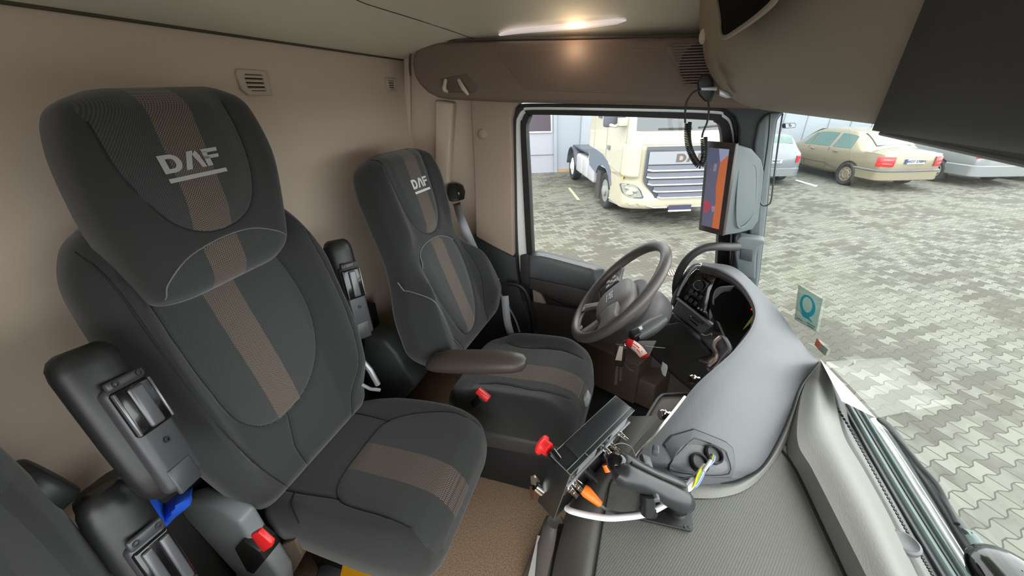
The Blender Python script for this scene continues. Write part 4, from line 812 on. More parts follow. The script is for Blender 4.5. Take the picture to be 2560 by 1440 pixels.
for s_ in (-1, 1):
    b = MB(); b.grid(patch([[SP(s_*.085, .035+HV, -.016), SP(s_*.085, .0+HV, -.010), SP(s_*.085, -.045+HV, -.016)], [SP(s_*.15, .03+HV, -.012), SP(s_*.15, .0+HV, -.008), SP(s_*.15, -.035+HV, -.012)], [SP(s_*.21, .05+HV, -.004), SP(s_*.213, .0+HV, -.004), SP(s_*.205, -.05+HV, -.006)]], 6, 6)); build('spoke', b, HUBM, sw, solid=.02)
    b = MB(); b.prism([SP(s_*u, v+HV, -.004) for u, v in ((.098, .032), (.165, .028), (.165, -.032), (.098, -.04))], sn*-.012); sbp = build('button_pad', b, M('dark_button_pad', (70, 66, 68), .35), sw, bevel=.003)
    for u, v in ((.112, .014), (.150, .012), (.112, -.022), (.150, -.020), (.131, -.004)):
        b = MB(); b.box(SP(s_*u, v+HV, -.0025), (.017, .017, .004), np.stack([ax_, ay_, sn], 1)); build('button', b, M('pale_lilac_button', (175, 170, 178), .35), sbp, bevel=.002)
for s_ in (-1, 1):
    b = MB(); b.grid(patch([[SP(s_*.03, -.115, -.025), SP(s_*.06, -.11, -.025)], [SP(s_*.05, -.15, -.016), SP(s_*.08, -.145, -.016)], [SP(s_*.07, -.205, -.004), SP(s_*.105, -.19, -.004)]], 5, 4)); lsp = build('lower_spoke', b, HUBM, sw, solid=.014)
    b = MB(); b.prism([SP(s_*u, v, .002) for u, v in ((.058, -.175), (.078, -.172), (.085, -.198), (.064, -.203))], sn*.004); build('spoke_cap', b, M('pale_lilac_button', (175, 170, 178), .35), lsp)
b = MB(); 
for q in daf_quads(): b.add([SP((p[0]-1.55)*.018, HV+.004+(p[1]-.5)*.022, .0035) for p in q], [(0, 1, 2, 3)])
b.add([SP(u, v+HV-.008, .0035) for u, v in ((-.028, -.01), (.028, -.01), (.028, -.006), (-.028, -.006))], [(0, 1, 2, 3)])
build('hub_lettering', b, M('pale_hub_lettering', (215, 212, 215), .4), sw)
# column
b = MB(); b.tube([SP(0, -.01, -.085), SP(0, -.005, -.11), SP(0, .005, -.14), SP(0, .01, -.18), SP(.0, .01, -.20)], [.07, .092, .10, .088, .05], 28, flat=1.0, smooth=5); build('column_cover', b, M('column_grey', (112, 108, 110), .5), sw, ang=60)
b = MB(); b.tube([SP(-.05, .10, -.09), SP(-.07, .14, -.075), SP(-.08, .16, -.07)], [.012, .02, .022], 16); b.ell(SP(-.082, .165, -.068), (.022, .022, .016)); build('left_stalk', b, M('grey_stalk', (110, 105, 106), .4), sw)
# right stalk (towards the passenger side)
st0, st1 = W(1660, 795, y=1.14), W(1590, 838, y=1.08)
b = MB(); b.tube([st0, st0*.6+st1*.4, st1*.75+st0*.25, st1], [.018, .026, .024, .02], 16, flat=.75, up=(0, 0, 1)); stk = build('right_stalk', b, GRY, sw)
b = MB(); d_ = nrm(st1-st0); b.box(st1+d_*-.006+[0, 0, .002], (.05, .03, .03), frame((0, -.3, 1), d_)); build('stalk_end', b, BLK, stk, bevel=.005)
b = MB(); b.box(st1+d_*-.016+[0, -.002, .018], (.013, .011, .003), frame((0, -.3, 1), d_)); b.box(st1+d_*.012+[0, -.002, .018], (.006, .012, .003), frame((0, -.3, 1), d_)); build('stalk_marking', b, M('pale_marking', (205, 208, 210), .4), stk)
# keys hanging from the ignition
ky = thing('key_bunch', W(1575, 900, y=1.05), 'bunch of keys with a white tag hanging below the steering wheel', 'keys')
b = MB(); b.prism([W(*p, y=1.045) for p in [(1548, 866), (1558, 868), (1554, 902), (1538, 900)]], (0, .002, 0)); build('white_key_tag', b, M('off_white_tag', (205, 192, 182), .6), ky)
b = MB(); b.prism([W(*p, y=1.055) for p in [(1540, 862), (1566, 872), (1562, 905), (1556, 920), (1538, 915), (1536, 898)]], (0, .012, 0)); build('key_head', b, BLK, ky, bevel=.003)
for x0, x1, y1 in ((1543, 1539, 962), (1553, 1551, 952)):
    b = MB(); b.prism([W(*p, y=1.055) for p in [(x0-3.5, 915), (x0+3.5, 915), (x1+3.5, y1), (x1-3.5, y1)]], (0, .002, 0)); build('key_blade', b, CHR, ky)
b = MB(); b.tube([W(*p, y=1.05) for p in [(1572, 850), (1560, 852), (1553, 860), (1552, 870), (1558, 864), (1566, 855)]], .0015, 6, smooth=5); build('key_ring', b, CHR, ky)
b = MB(); b.tube([W(*p, y=1.045) for p in [(1540, 861), (1560, 862), (1568, 872), (1566, 880)]], .0012, 6, smooth=4); b2 = build('wire_tie', b, CHR, ky)
b = MB(); b.tube([W(*p, y=1.05) for p in [(1560, 908), (1572, 922), (1584, 928)]], .0008, 6, smooth=4); build('thin_wire', b, GRY, ky)
tg = thing('red_tag', W(1600, 885, y=1.05), 'curled red and white paper tag in clear film beside the keys', 'tag')
b = MB(); top_ = [(1568, 846), (1585, 851), (1603, 864), (1616, 880), (1622, 890)]; bo_ = [(1564, 862), (1578, 870), (1590, 881), (1598, 892), (1605, 898)]
g = np.stack([cr([W(*p, y=1.05-.012*sin(i*.8)) for i, p in enumerate(top_)], 5), cr([W(*p, y=1.04-.012*sin(i*.8)) for i, p in enumerate(bo_)], 5)], 1); b.grid(g)
b.m = [0 if (i < 5 or i > 15) else 1 for i in range(len(b.f))]; tgo = build('tag_body', b, [RED, M('tag_white', (225, 200, 190), .6)], tg, solid=.001)
b = MB(); rr_ = random.Random(3)
for i in range(5, 16):
    for v in (.3, .6):
        if rr_.random() < .75: c = g[i][0]*(1-v)+g[i][1]*v; c2 = g[i+1][0]*(1-v)+g[i+1][1]*v; d2 = (g[i][1]-g[i][0])*.14; o2 = nrm(EYE-c)*.0012; b.add([c+o2, c2+o2, c2+d2+o2, c+d2+o2], [(0, 1, 2, 3)])
build('tag_print', b, RED, tg)
b = MB(); b.prism([W(*p, y=1.06) for p in [(1570, 866), (1600, 852), (1641, 852), (1622, 892), (1606, 897)]], (0, .0006, 0)); build('clear_film', b, M('clear_film', (190, 190, 190), .15, alpha=.22), tg)
b = MB(); b.tube([W(*p, y=1.05) for p in [(1614, 864), (1640, 868), (1663, 870)]], .001, 6, smooth=4); build('loose_string', b, M('grey_string', (150, 150, 150), .6), tg)
# pedals and gear well pieces
b = MB(); b.prism([W(*p, y=1.22) for p in [(1656, 910), (1670, 920), (1664, 944), (1656, 938), (1652, 924)]], (0, .02, 0)); build('pedal_pad', b, M('pale_grey_pad', (205, 212, 220), .4), label='small pale grey rounded tab in the dark driver footwell', cat='pedal', bevel=.004)
b = MB(); b.prism([W(*p, y=1.34) for p in [(1560, 830), (1640, 815), (1700, 800), (1780, 880), (1790, 930), (1740, 990), (1690, 950), (1640, 905)]], (.05, .06, -.05)); build('footwell_cover', b, BLKM, label='black moulded cover in the footwell below the steering column', cat='cover', bevel=.02, seg=3)
b = MB(); b.lathe(W(1385, 1335, z=1.72), (0, .1, 1), [(.045, -.18), (.042, -.05), (.032, .0), (.03, .03), (.02, .045), (0, .048)], 24); build('gear_boot', b, M('grey_boot', (92, 88, 86), .5), label='round grey lever boot beside the floor tray left of the dashboard', cat='gear lever')
b = MB(); b.prism([W(1300, 1450, z=1.40), W(1365, 1285, z=1.40), W(1410, 1290, z=1.40), W(1400, 1470, z=1.40)], (0, 0, -.06)); build('floor_tray', b, M('brown_grey_tray', (104, 96, 88), .55), label='brown grey open tray on the floor beside the dashboard', cat='tray', bevel=.008)
b = MB(); b.prism([W(1316, 1460, z=1.42), W(1344, 1340, z=1.42), W(1388, 1346, z=1.42), W(1372, 1460, z=1.42)], (0, 0, .003)); build('paper_sheet', b, PAPER, label='white paper sheet lying in the floor tray by the dashboard', cat='paper')
b = MB(); b.prism([W(1368, 1470, z=1.95), W(1396, 1306, z=1.95), W(1424, 1309, z=1.95), W(1408, 1470, z=1.95)], (0, 0, -.09)); build('document_box', b, BLK, label='narrow black holder attached along the left edge of the dashboard', cat='holder', bevel=.004)
b = MB(); b.prism([W(*p, z=FL+.004) for p in [(1216, 1092), (1236, 1090), (1284, 1104), (1284, 1118), (1268, 1160), (1240, 1164), (1204, 1158)]], (0, 0, .003)); build('carpet_patch', b, M('grey_carpet_patch', (112, 100, 88), .95, bump=('n', 500, 1)), label='worn grey felt patch on the carpet between the two seats', cat='mat', bevel=.001)
# ================================================================== LOOSE GEAR IN THE CAB
# black terminal box hung on a ball arm
A0 = np.array([-.0814, .4924, 2.1571]); va = np.array([.1052, .1815, .0101]); vb_ = np.array([.0404, -.0228, -.0099]); vc = np.array([-.0293, .027, -.1808])
na, nb, nc = nrm(va), nrm(vb_), nrm(vc); Bx = lambda a, b_, c_, o=0: A0+va*a+vb_*b_+vc*c_
RB = np.stack([na, nb, nc], 1); LB = [np.linalg.norm(v) for v in (va, vb_, vc)]
tb = thing('electronics_box', Bx(.5, .5, 1), 'black metal electronics box with orange cable plugs mounted above the dashboard', 'electronics')
b = MB(); b.box(Bx(.5, .5, .5), LB, RB); bd = build('case', b, M('black_anodised_case', (38, 39, 41), .35, .3), tb, bevel=.002)
b = MB(); b.box(Bx(.58, .42, -.006), (LB[0]*.82, LB[1]*.78, .003), RB); build('lid', b, M('dark_lid', (48, 49, 52), .3, .3), bd, bevel=.001)
b = MB(); b.box(Bx(.5, 1.04, .22), (LB[0], .003, .004), RB); build('edge_rail', b, SATIN, bd)
b = MB()
for s0 in (.12, .62):
    for k in range(6): b.box(Bx(s0+.13, 1.012, .035+k*.024), (LB[0]*.26, .0015, .0016), RB)
build('vent_slots', b, SATIN, bd)
b = MB(); b.box(Bx(.0, .0, .02), (.004, LB[1]*.3, .006), RB); 
b = MB(); b.box(Bx(.42, 1.06, .30), (LB[0]*.86, .003, .03), RB); build('connector_plate', b, M('steel_connector_plate', (140, 138, 136), .25, .9), bd, bevel=.001)
for p_, q_ in ((Bx(0, 0, 0), Bx(1, 0, 0)), (Bx(0, 1, 0), Bx(1, 1, 0)), (Bx(0, 0, 0), Bx(0, 1, 0)), (Bx(1, 0, 0), Bx(1, 1, 0)), (Bx(0, 1, 0), Bx(0, 1, 1)), (Bx(.25, 0, -.008), Bx(.25, 1, -.008)), (Bx(.0, .8, -.006), Bx(1, .8, -.006))):
    b = MB(); b.tube([p_, q_], .0009, 6); build('edge_trim', b, M('worn_grey_edge', (120, 124, 122), .35, .3), bd)  # thin grey tubes paint the bright highlight along the case edges
def conn(a, c_, L_, r_, mat, nm='connector'):
    p = Bx(a, 1.05, c_); bb = MB(); bb.lathe(p, nb, [(r_*1.2, 0), (r_*1.2, .006), (r_, .007), (r_, L_*.6), (r_*.8, L_*.62), (r_*.8, L_), (0, L_)], 12); return build(nm, bb, mat, tb)
for a, c_ in ((.04, .30), (.10, .28), (.55, .22), (.66, .25), (.78, .18), (.62, .33)): conn(a, c_, .022, .0055, CHR)
conn(.30, .32, .03, .009, BLK)
# orange cable boot
ob0, ob1 = W(1458, 1222, z=2.09), W(1502, 1262, z=2.075)
b = MB(); b.tube([ob0, ob0*.8+ob1*.2, ob0*.4+ob1*.6, ob1], [.0095, .011, .0085, .006], 14); build('orange_boot', b, ORG, tb, label='orange rubber cable boot')
b = MB(); b.tube([ob0-nrm(ob1-ob0)*.022, ob0-nrm(ob1-ob0)*.01, ob0], [.0065, .008, .0075], 12); build('plug_collar', b, CHR, tb)
for p, q in (((1532, 1138), (1550, 1150)), ((1515, 1160), (1522, 1178))):
    b = MB(); b.tube([W(*p, z=2.11), W(*q, z=2.10)], .008, 12); build('orange_boot', b, ORG, tb, label='orange rubber cable boot')
# red capped post, lock with key on the far side
b = MB(); pr0, pr1 = Bx(.03, -.05, .10), W(1358, 1112, z=2.16); b.tube([Bx(.04, .3, .05), W(1378, 1128, z=2.155)], .010, 14); build('cap_stem', b, GLB, tb)
b = MB(); pz = nrm(W(1352, 1112, z=2.155)-W(1378, 1130, z=2.155)); b.lathe(W(1372, 1124, z=2.155), pz, [(.013, 0), (.0135, .008), (.015, .012), (.019, .014), (.019, .018), (.012, .020), (0, .020)], 20); build('red_cap', b, RED, tb, label='red round cap')
b = MB(); b.tube([Bx(.0, .1, .72), W(1338, 1215, z=2.04)], .009, 12); build('lock_barrel', b, CHR, tb)
b = MB(); b.prism([W(*p, z=2.04) for p in [(1326, 1190), (1336, 1187), (1348, 1203), (1340, 1215), (1326, 1210)]], (.002, 0, .001)); kk = build('lock_key', b, CHR, tb, bevel=.001)
b = MB(); b.prism([W(*p, z=2.03) for p in [(1323, 1216), (1334, 1218), (1332, 1246), (1328, 1250), (1325, 1230)]], (.002, 0, .001)); build('second_key', b, M('copper_key', (165, 120, 100), .35, .8), tb)
# ball mount arm with base plate
ra = thing('mount_arm', W(1690, 1290, z=2.05), 'thick black ball joint arm on a square plate screwed to the dashboard', 'bracket')
zp = 2.049
b = MB(); b.prism([W(*p, z=zp) for p in [(1597, 1294), (1600, 1302), (1726, 1332), (1731, 1326), (1726, 1240), (1722, 1236), (1612, 1216)]], (0, 0, .006)); build('base_plate', b, BLK, ra, bevel=.0015)
for p in ((1612, 1292), (1717, 1318), (1712, 1246)):
    b = MB(); b.lathe(W(*p, z=zp+.006), (0, 0, 1), [(.0045, 0), (.0045, .0015), (.0025, .0015), (.0022, .0005), (0, .0005)], 14); build('plate_screw', b, M('grey_screw', (120, 120, 122), .3, .8), ra)
b = MB(); b.prism([W(*p, z=zp+.0065) for p in [(1636, 1276), (1640, 1284), (1658, 1292), (1668, 1294), (1670, 1284), (1650, 1276)]], (0, 0, .0005)); build('plate_slot', b, M('slot_black', (8, 8, 8), .8), ra)
bc = W(1697, 1262, z=2.075); b = MB(); b.ell(bc, (.019, .019, .019)); b.lathe(bc-[0, 0, .026], (0, 0, 1), [(.02, 0), (.019, .004), (.011, .008), (.011, .02), (0, .02)], 20); build('ball_joint', b, BLK, ra)
a0, a1 = W(1700, 1238, z=2.105), W(1556, 1172, z=2.165)
dirn = nrm(a1-a0); Ra = frame(dirn, (0, 0, 1)); up_ = Ra[:, 0]; la = Ra[:, 1]
for s_ in (-1, 1):
    b = MB(); pts = [a0-dirn*.022+la*s_*.006, a0-dirn*.014+la*s_*.009, a0+la*s_*.011, a0*.7+a1*.3+la*s_*.009, a0*.5+a1*.5+la*s_*.008, a0*.25+a1*.75+la*s_*.009, a1+la*s_*.011, a1+dirn*.012+la*s_*.009, a1+dirn*.02+la*s_*.006]
    b.tube(pts, [.006, .016, .021, .0195, .0185, .0195, .021, .016, .005], 18, up=up_, flat=1.0); build('arm_half', b, M('satin_black_alloy', (44, 44, 47), .33), ra)
b = MB(); b.tube([a0*.96+a1*.04+up_*.0215, a0*.5+a1*.5+up_*.019, a1*.97+a0*.03+up_*.0215], .0022, 6, smooth=5); build('arm_gap', b, BLKM, ra)
b = MB(); b.ell(a1+up_*.002+nb*-.012, (.019, .019, .019)); b.tube([a1+nb*-.012, Bx(.62, 1.0, .45)], .011, 14); build('upper_ball', b, GLB, ra)
mid = (a0+a1)/2
b = MB(); b.tube([mid-la*.035, mid+la*.035], .006, 12); b.box(mid+la*.04*(1 if (la@(W(1655, 1120, z=2.15)-mid)) > 0 else -1), (.01, .03, .02), Ra); build('clamp_bolt', b, GRY, ra, bevel=.002)
b = MB(); b.prism([W(*p, z=2.15) for p in [(1630, 1122), (1645, 1126), (1646, 1144), (1629, 1138)]], (0, 0, .014)); build('clamp_lever', b, GRY, ra, bevel=.002)
b = MB(); lv0, lv1 = W(1620, 1232, z=2.135), W(1618, 1282, z=2.10); b.tube([lv0, lv1], [.017, .0145], 12, flat=.8); build('clamp_knob', b, BLK, ra); b = MB(); b.tube([W(1618, 1238, z=2.13), W(1624, 1215, z=2.13)], [.012, .016], 14); build('knob_hub', b, BLK, ra)
# cables
wc_ = [(1416, 1270, 2.06), (1430, 1278, 2.065), (1470, 1288, 2.07), (1520, 1295, 2.075), (1570, 1292, 2.08), (1615, 1284, 2.09), (1660, 1262, 2.10), (1700, 1236, 2.11), (1728, 1214, 2.115), (1745, 1190, 2.115), (1762, 1165, 2.112), (1780, 1142, 2.108)]
b = MB(); b.tube(Z3(wc_[:11]), .0056, 12, smooth=6); build('white_cable', b, M('white_cable_sheath', (222, 222, 226), .4), label='thick white cable curving from the electronics box across the mount arm', cat='cable')
gw_ = thing('wire_bundle', W(1750, 1180, z=2.11), 'bundle of thin yellow grey and blue wires with tape entering the dashboard socket', 'cable')
cols = [('yellow_wire', (235, 215, 40)), ('yellow_wire', (225, 205, 50)), ('green_wire', (120, 200, 60)), ('grey_wire', (150, 150, 152)), ('white_wire', (215, 215, 215)), ('blue_wire', (120, 150, 215))]
for i, (nm, c_) in enumerate(cols):
    o_ = (i-2.5)*1.6; b = MB(); b.tube(Z3([(1722+o_*.3, 1219+o_*.3, 2.115), (1738+o_, 1212+abs(o_), 2.12), (1750+o_*1.5, 1190+o_, 2.125), (1762+o_, 1168+o_*.5, 2.125), (1778+o_*1.2, 1160-o_, 2.125), (1785+o_*.6, 1142, 2.118), (1780, 1134, 2.105)]), .0013, 6, smooth=5); build(nm, b, M('ins_'+nm+str(i), c_, .4), gw_)
b = MB(); b.tube(Z3([(1758, 1178, 2.125), (1768, 1164, 2.127), (1776, 1152, 2.125)]), .0036, 10); build('tape_sleeve', b, M('grey_tape', (170, 168, 172), .5), gw_)
b = MB(); b.tube(Z3([(1500, 1262, 2.075), (1520, 1276, 2.07), (1555, 1284, 2.075), (1600, 1280, 2.085), (1640, 1268, 2.10), (1690, 1236, 2.115), (1720, 1205, 2.12), (1745, 1180, 2.118)]), .0028, 8, smooth=6); build('grey_cable', b, M('grey_cable_sheath', (120, 120, 122), .4), label='thin grey cable from the orange plug along the mount arm', cat='cable')
b = MB(); b.tube(Z3([(1646, 1180, 2.13), (1680, 1190, 2.12), (1710, 1196, 2.12), (1740, 1190, 2.12), (1762, 1176, 2.12)]), .0028, 8, smooth=6); build('black_cable', b, BLK, label='thin black cable looping behind the mount arm', cat='cable')
b = MB(); b.tube(Z3([(1640, 1178, 2.135), (1680, 1204, 2.115), (1715, 1212, 2.112), (1740, 1198, 2.118), (1768, 1170, 2.12)]), .0022, 8, smooth=6); build('black_cable', b, BLK, label='lower of the two thin dark cables between mount arm and wire bundle', cat='cable')
b = MB(); b.tube([W(1625, 1285, z=2.085), W(1618, 1272, z=2.105), W(1624, 1262, z=2.11)], .0085, 12, flat=1.6); build('cable_clip', b, BLK, label='black clip holding the white cable to the mount arm', cat='clip')
b = MB(); b.tube(Z3([(1535, 1112, 2.14), (1556, 1108, 2.14), (1578, 1118, 2.135), (1588, 1140, 2.13), (1590, 1155, 2.12)]), .0009, 6, smooth=6); build('thin_wire', b, M('grey_string', (150, 150, 150), .6), label='very thin loose wire arching above the ball joint arm', cat='wire')

# ------------------------------------------------------------------ camera mirror display on the pillar
mn = thing('mirror_display', W(1800, 590, y=1.5), 'upright camera mirror screen in a grey housing on the windscreen pillar', 'screen')
s = [W(1766, 353, y=1.60), W(1839, 359, y=1.48), W(1806, 590, y=1.48), W(1746, 575, y=1.60)]
dpt = [W(1880, 372, y=1.56), W(1904, 400, y=1.57), W(1911, 430, y=1.575), W(1897, 552, y=1.575), W(1882, 574, y=1.57), W(1845, 584, y=1.52)]
b = MB(); side = [s[1]]+dpt+[s[2]]; bs = [p+(s[0]-s[1])*.9+[.03, 0, 0] for p in side]; b.prism(side, (0, 0, 0), top=bs); build('housing', b, PILL, mn, bevel=.006, seg=3)
hr = [W(1850, 398, y=1.505), W(1872, 407, y=1.535), W(1890, 428, y=1.56), W(1882, 535, y=1.56), W(1842, 562, y=1.505)]
b = MB(); b.tube(cr(hr, 6, True), .003, 8, closed=True); build('housing_swage', b, PILL, mn)
sn_ = nrm(np.cross(s[1]-s[0], s[3]-s[0])); sn_ = sn_ if sn_@(EYE-s[0]) > 0 else -sn_
SQ = lambda u, v, o=0: (s[0]*(1-u)+s[1]*u)*(1-v)+(s[3]*(1-u)+s[2]*u)*v+sn_*o
b = MB(); b.prism([SQ(0, 0), SQ(1, 0), SQ(1, 1), SQ(0, 1)], -sn_*.012); bz = build('bezel', b, M('brown_grey_bezel', (72, 64, 62), .25), mn, bevel=.002)
b = MB(); scr = M('display_picture_base', (92, 92, 112), .3, emit=.35)
b.add([SQ(*p, .002) for p in ((.13, .06), (.85, .06), (.85, .93), (.13, .93))], [(0, 1, 2, 3)]); sc2 = build('screen', b, scr, bz)
def sp(pts, col, nm): b = MB(); b.add([SQ(u, v, .0028) for u, v in pts], [tuple(range(len(pts)))]); build(nm, b, M('display_'+nm, tuple(int(c*.8) for c in col), .3, emit=.4), sc2)
sp([(.50, .06), (.85, .06), (.85, .12), (.60, .20)], (165, 170, 205), 'sky_image'); sp([(.85, .12), (.60, .20), (.55, .45), (.60, .62), (.58, .93), (.85, .93)], (215, 118, 72), 'orange_image')
sp([(.15, .64), (.3, .62), (.34, .66), (.46, .66), (.48, .72), (.36, .74), (.30, .77), (.16, .76)], (190, 80, 100), 'red_vehicle_image'); sp([(.48, .68), (.66, .68), (.62, .73), (.5, .75)], (150, 150, 190), 'pale_vehicle_image'); sp([(.13, .06), (.5, .06), (.55, .18), (.13, .30)], (100, 105, 130), 'dark_image'); sp([(.72, .22), (.85, .2), (.85, .9), (.75, .9)], (185, 95, 60), 'edge_image'); sp([(.4, .22), (.5, .22), (.48, .3), (.38, .3)], (150, 150, 165), 'grey_image')
# pillar grab handle
gh_ = thing('grab_handle', W(1860, 640, y=1.6), 'curved dark grab handle on the windscreen pillar', 'handle')
b = MB(); b.tube([W(1846, 617, y=1.55), W(1820, 617, y=1.53), W(1790, 616, y=1.51), W(1755, 622, y=1.51), W(1722, 645, y=1.52), W(1700, 678, y=1.54), W(1690, 715, y=1.56), W(1692, 765, y=1.58)], .0155, 14, smooth=6); build('bar', b, M('dark_handle_grip', (62, 58, 60), .5), gh_)
b = MB(); b.prism([W(*p, y=1.56) for p in [(1840, 602), (1850, 592), (1902, 600), (1915, 604), (1895, 618), (1890, 645), (1888, 700), (1845, 688), (1838, 640)]], (.01, .06, 0)); build('bracket', b, PILL, gh_, bevel=.006, seg=3)
b = MB(); b.prism([W(*p, y=1.555) for p in [(1852, 622), (1882, 626), (1880, 655), (1850, 648)]], (.002, .004, 0)); build('bracket_recess', b, PILD, gh_, bevel=.002)
# thin loops on the pillar
b = MB(); b.tube([W(*p, y=1.60) for p in [(1926, 284), (1922, 340), (1914, 400), (1906, 450), (1900, 488), (1900, 505), (1908, 514), (1920, 512), (1928, 500), (1934, 450), (1944, 370), (1954, 300), (1957, 284)]], .0028, 8, smooth=5); build('cord_loop', b, BLK, label='long thin black cord loop hanging along the windscreen pillar', cat='cord')
# handheld radio microphone with coiled cord
mc = thing('microphone_holder', W(1762, 245, y=1.38), 'black radio microphone clipped under the overhead console', 'microphone')
b = MB(); b.prism([W(*p, y=1.38) for p in [(1752, 186), (1770, 182), (1782, 200), (1784, 228), (1774, 256), (1760, 254), (1744, 236), (1742, 205)]], (.01, .035, 0)); build('body', b, BLK, mc, bevel=.006, seg=3)
b = MB(); b.box(W(1772, 222, y=1.372), (.045, .01, .010), frame((0, 0, 1), (1, 0, .12))); build('silver_plug', b, SATIN, mc, bevel=.003)
def mic_path(P, y): return cr([W(*p, y=y) for p in P], 8)
b = MB(); b.tube(mic_path([(1762, 222), (1735, 230), (1718, 252), (1713, 280), (1713, 308)], 1.37), .0028, 8); b.tube(mic_path([(1770, 250), (1772, 275), (1768, 305), (1758, 330), (1755, 344)], 1.37), .0028, 8)
path = mic_path([(1721, 307), (1719, 335), (1722, 365), (1732, 392), (1745, 411), (1754, 412), (1760, 395), (1761, 370), (1760, 345)], 1.37)
seg = np.cumsum([0]+[np.linalg.norm(path[i+1]-path[i]) for i in range(len(path)-1)]); tot = seg[-1]; turns = 46; hx = []
for i in range(turns*10+1):
    s_ = tot*i/(turns*10); p = np.array([np.interp(s_, seg, path[:, k]) for k in range(3)]); e = .002; p2 = np.array([np.interp(min(s_+e, tot), seg, path[:, k]) for k in range(3)]); p1 = np.array([np.interp(max(s_-e, 0), seg, path[:, k]) for k in range(3)])
    R_ = frame(p2-p1, (0, 1, 0)); a = 2*pi*i/10; hx.append(p+.0085*(cos(a)*R_[:, 0]+sin(a)*R_[:, 1]))
b.tube(hx, .0022, 6); build('coiled_cord', b, BLK, mc, ang=80)
# stickers on the windscreen
def gfn(p): return p[0]-glass_x(p[1], p[2])+.004
def gl(px, py): return WF(px, py, gfn)
st = thing('windscreen_sticker', gl(2030, 825), 'pale green square sticker with a turquoise ring letter on the windscreen', 'sticker')
cn = [gl(1996, 712), gl(2057, 748), gl(2040, 830), gl(1986, 798)]
SG = lambda u, v, o=0: (cn[0]*(1-u)+cn[1]*u)*(1-v)+(cn[3]*(1-u)+cn[2]*u)*v+np.array([-o, 0, 0])
b = MB(); b.add([SG(u, v) for u, v in ((0, 0), (1, 0), (1, 1), (0, 1))], [(0, 1, 2, 3)]); build('backing', b, M('pale_green_sticker', (150, 190, 172), .5, alpha=.8), st)
b = MB(); TQ = M('turquoise_print', (20, 170, 190), .5)
ri_, ro_ = [], []
for a in np.linspace(0, 2*pi, 33)[:-1]:
    ro_.append(SG(.5+.33*cos(a), .42+.30*sin(a), .001)); k_ = .62+.12*cos(a+2.5); ri_.append(SG(.52+.33*k_*cos(a), .41+.30*(k_+.08)*sin(a), .001))
b.grid(np.stack([ro_, ri_]), cv=True); b.add([SG(u, v, .0012) for u, v in ((.2, .66), (.4, .70), (.62, .68), (.85, .80), (.6, .77), (.38, .78))], [(0, 1, 2, 3, 4, 5)]); build('ring_logo', b, TQ, st)
b = MB(); 
for u0, u1, v in ((.12, .38, .90), (.58, .92, .87), (.62, .9, .93)): b.add([SG(u0, v, .001), SG(u1, v, .001), SG(u1, v+.02, .001), SG(u0, v+.02, .001)], [(0, 1, 2, 3)])
build('small_print', b, M('dark_print', (60, 80, 90), .5), st)
st = thing('windscreen_sticker', gl(2040, 880), 'tiny orange and grey sticker at the bottom of the windscreen', 'sticker')
for nm, c_, P in (('orange_half', (215, 120, 90), [(2042, 845), (2052, 858), (2048, 876), (2036, 862)]), ('grey_half', (140, 150, 140), [(2052, 858), (2070, 874), (2063, 890), (2048, 876)])):
    b = MB(); b.add([gl(*p) for p in P], [(0, 1, 2, 3)]); build(nm, b, M('sticker_'+nm, c_, .5), st)
# folded white paper leaning on the windscreen
PA, PB, PV, PU = gl(2188, 1044), gl(2056, 905), np.array([.532, .871, 2.103]), W(2050, 898, z=2.11)
b = MB(); g = patch([[PB, PB*.5+PU*.5, PU], [(PA+PB)/2, (PA+PB+PU+PV)/4, (PU+PV)/2], [PA, (PA+PV)/2, PV]], 4, 4); b.grid(g); build('paper_sheet', b, PAPER, label='white paper sheet leaning on the bottom of the windscreen', cat='paper', solid=.0006)
# wiper and cowl outside the glass
wl = cr([W(x, y, z=1.93) for x, y in [(2190, 1060), (2250, 1150), (2310, 1245), (2370, 1340), (2433, 1440), (2500, 1545)]], 6)
ou = np.array([.05, 0, 0])
b = MB(); b.grid(np.stack([wl-ou*1.9+[0, 0, .02], wl-ou*.6, wl+ou*.2+[0, 0, -.01], wl+ou*1.2+[0, 0, -.03]], 1)); build('wiper_cowl', b, M('dark_teal_cowl', (22, 36, 38), .35), label='dark teal scuttle panel below the windscreen outside', cat='panel', solid=.02)
b = MB(); b.tube(wl+[-.01, 0, .012], .008, 10); build('chrome_strip', b, M('bright_strip', (235, 240, 240), .2, .4), label='bright polished strip running along the foot of the windscreen', cat='trim strip')
b = MB(); b.tube(wl-ou*1.0+[0, 0, .008], .005, 8); build('cowl_rib', b, M('grey_green_rib', (120, 135, 132), .4), label='grey green rib parallel to the bright strip under the glass', cat='trim strip')
for k_, (a_, b_, c_, d_, nm_, col_) in enumerate(((2102, 2112, 2352, 2368, 'dark groove', (26, 32, 38)), (2113, 2128, 2369, 2392, 'grey green slat', (104, 116, 114)), (2129, 2138, 2393, 2404, 'dark groove', (24, 34, 36)), (2139, 2150, 2405, 2420, 'pale green slat', (84, 100, 98)))):
    pa = cr([W(a_, 1010, z=2.008), W((a_+c_)/2-6, 1220, z=2.008), W(c_, 1440, z=2.008), W(c_+(c_-a_)*.3, 1560, z=2.008)], 6); pb = cr([W(b_, 1010, z=2.008), W((b_+d_)/2-6, 1220, z=2.008), W(d_, 1440, z=2.008), W(d_+(d_-b_)*.3, 1560, z=2.008)], 6)
    b = MB(); b.grid(np.stack([pa, (pa+pb)/2+[0, 0, .003*(k_ % 2)], pb], 1)); build('scuttle_slat', b, M('scuttle_'+str(k_), col_, .4), label=['first', 'second', 'third', 'fourth'][k_]+' strip counted outward from the dotted demister slots, '+nm_, cat='trim strip', group='scuttle strips below the windscreen', solid=.004)  # flat coloured strips paint the teal and dark reflection bands
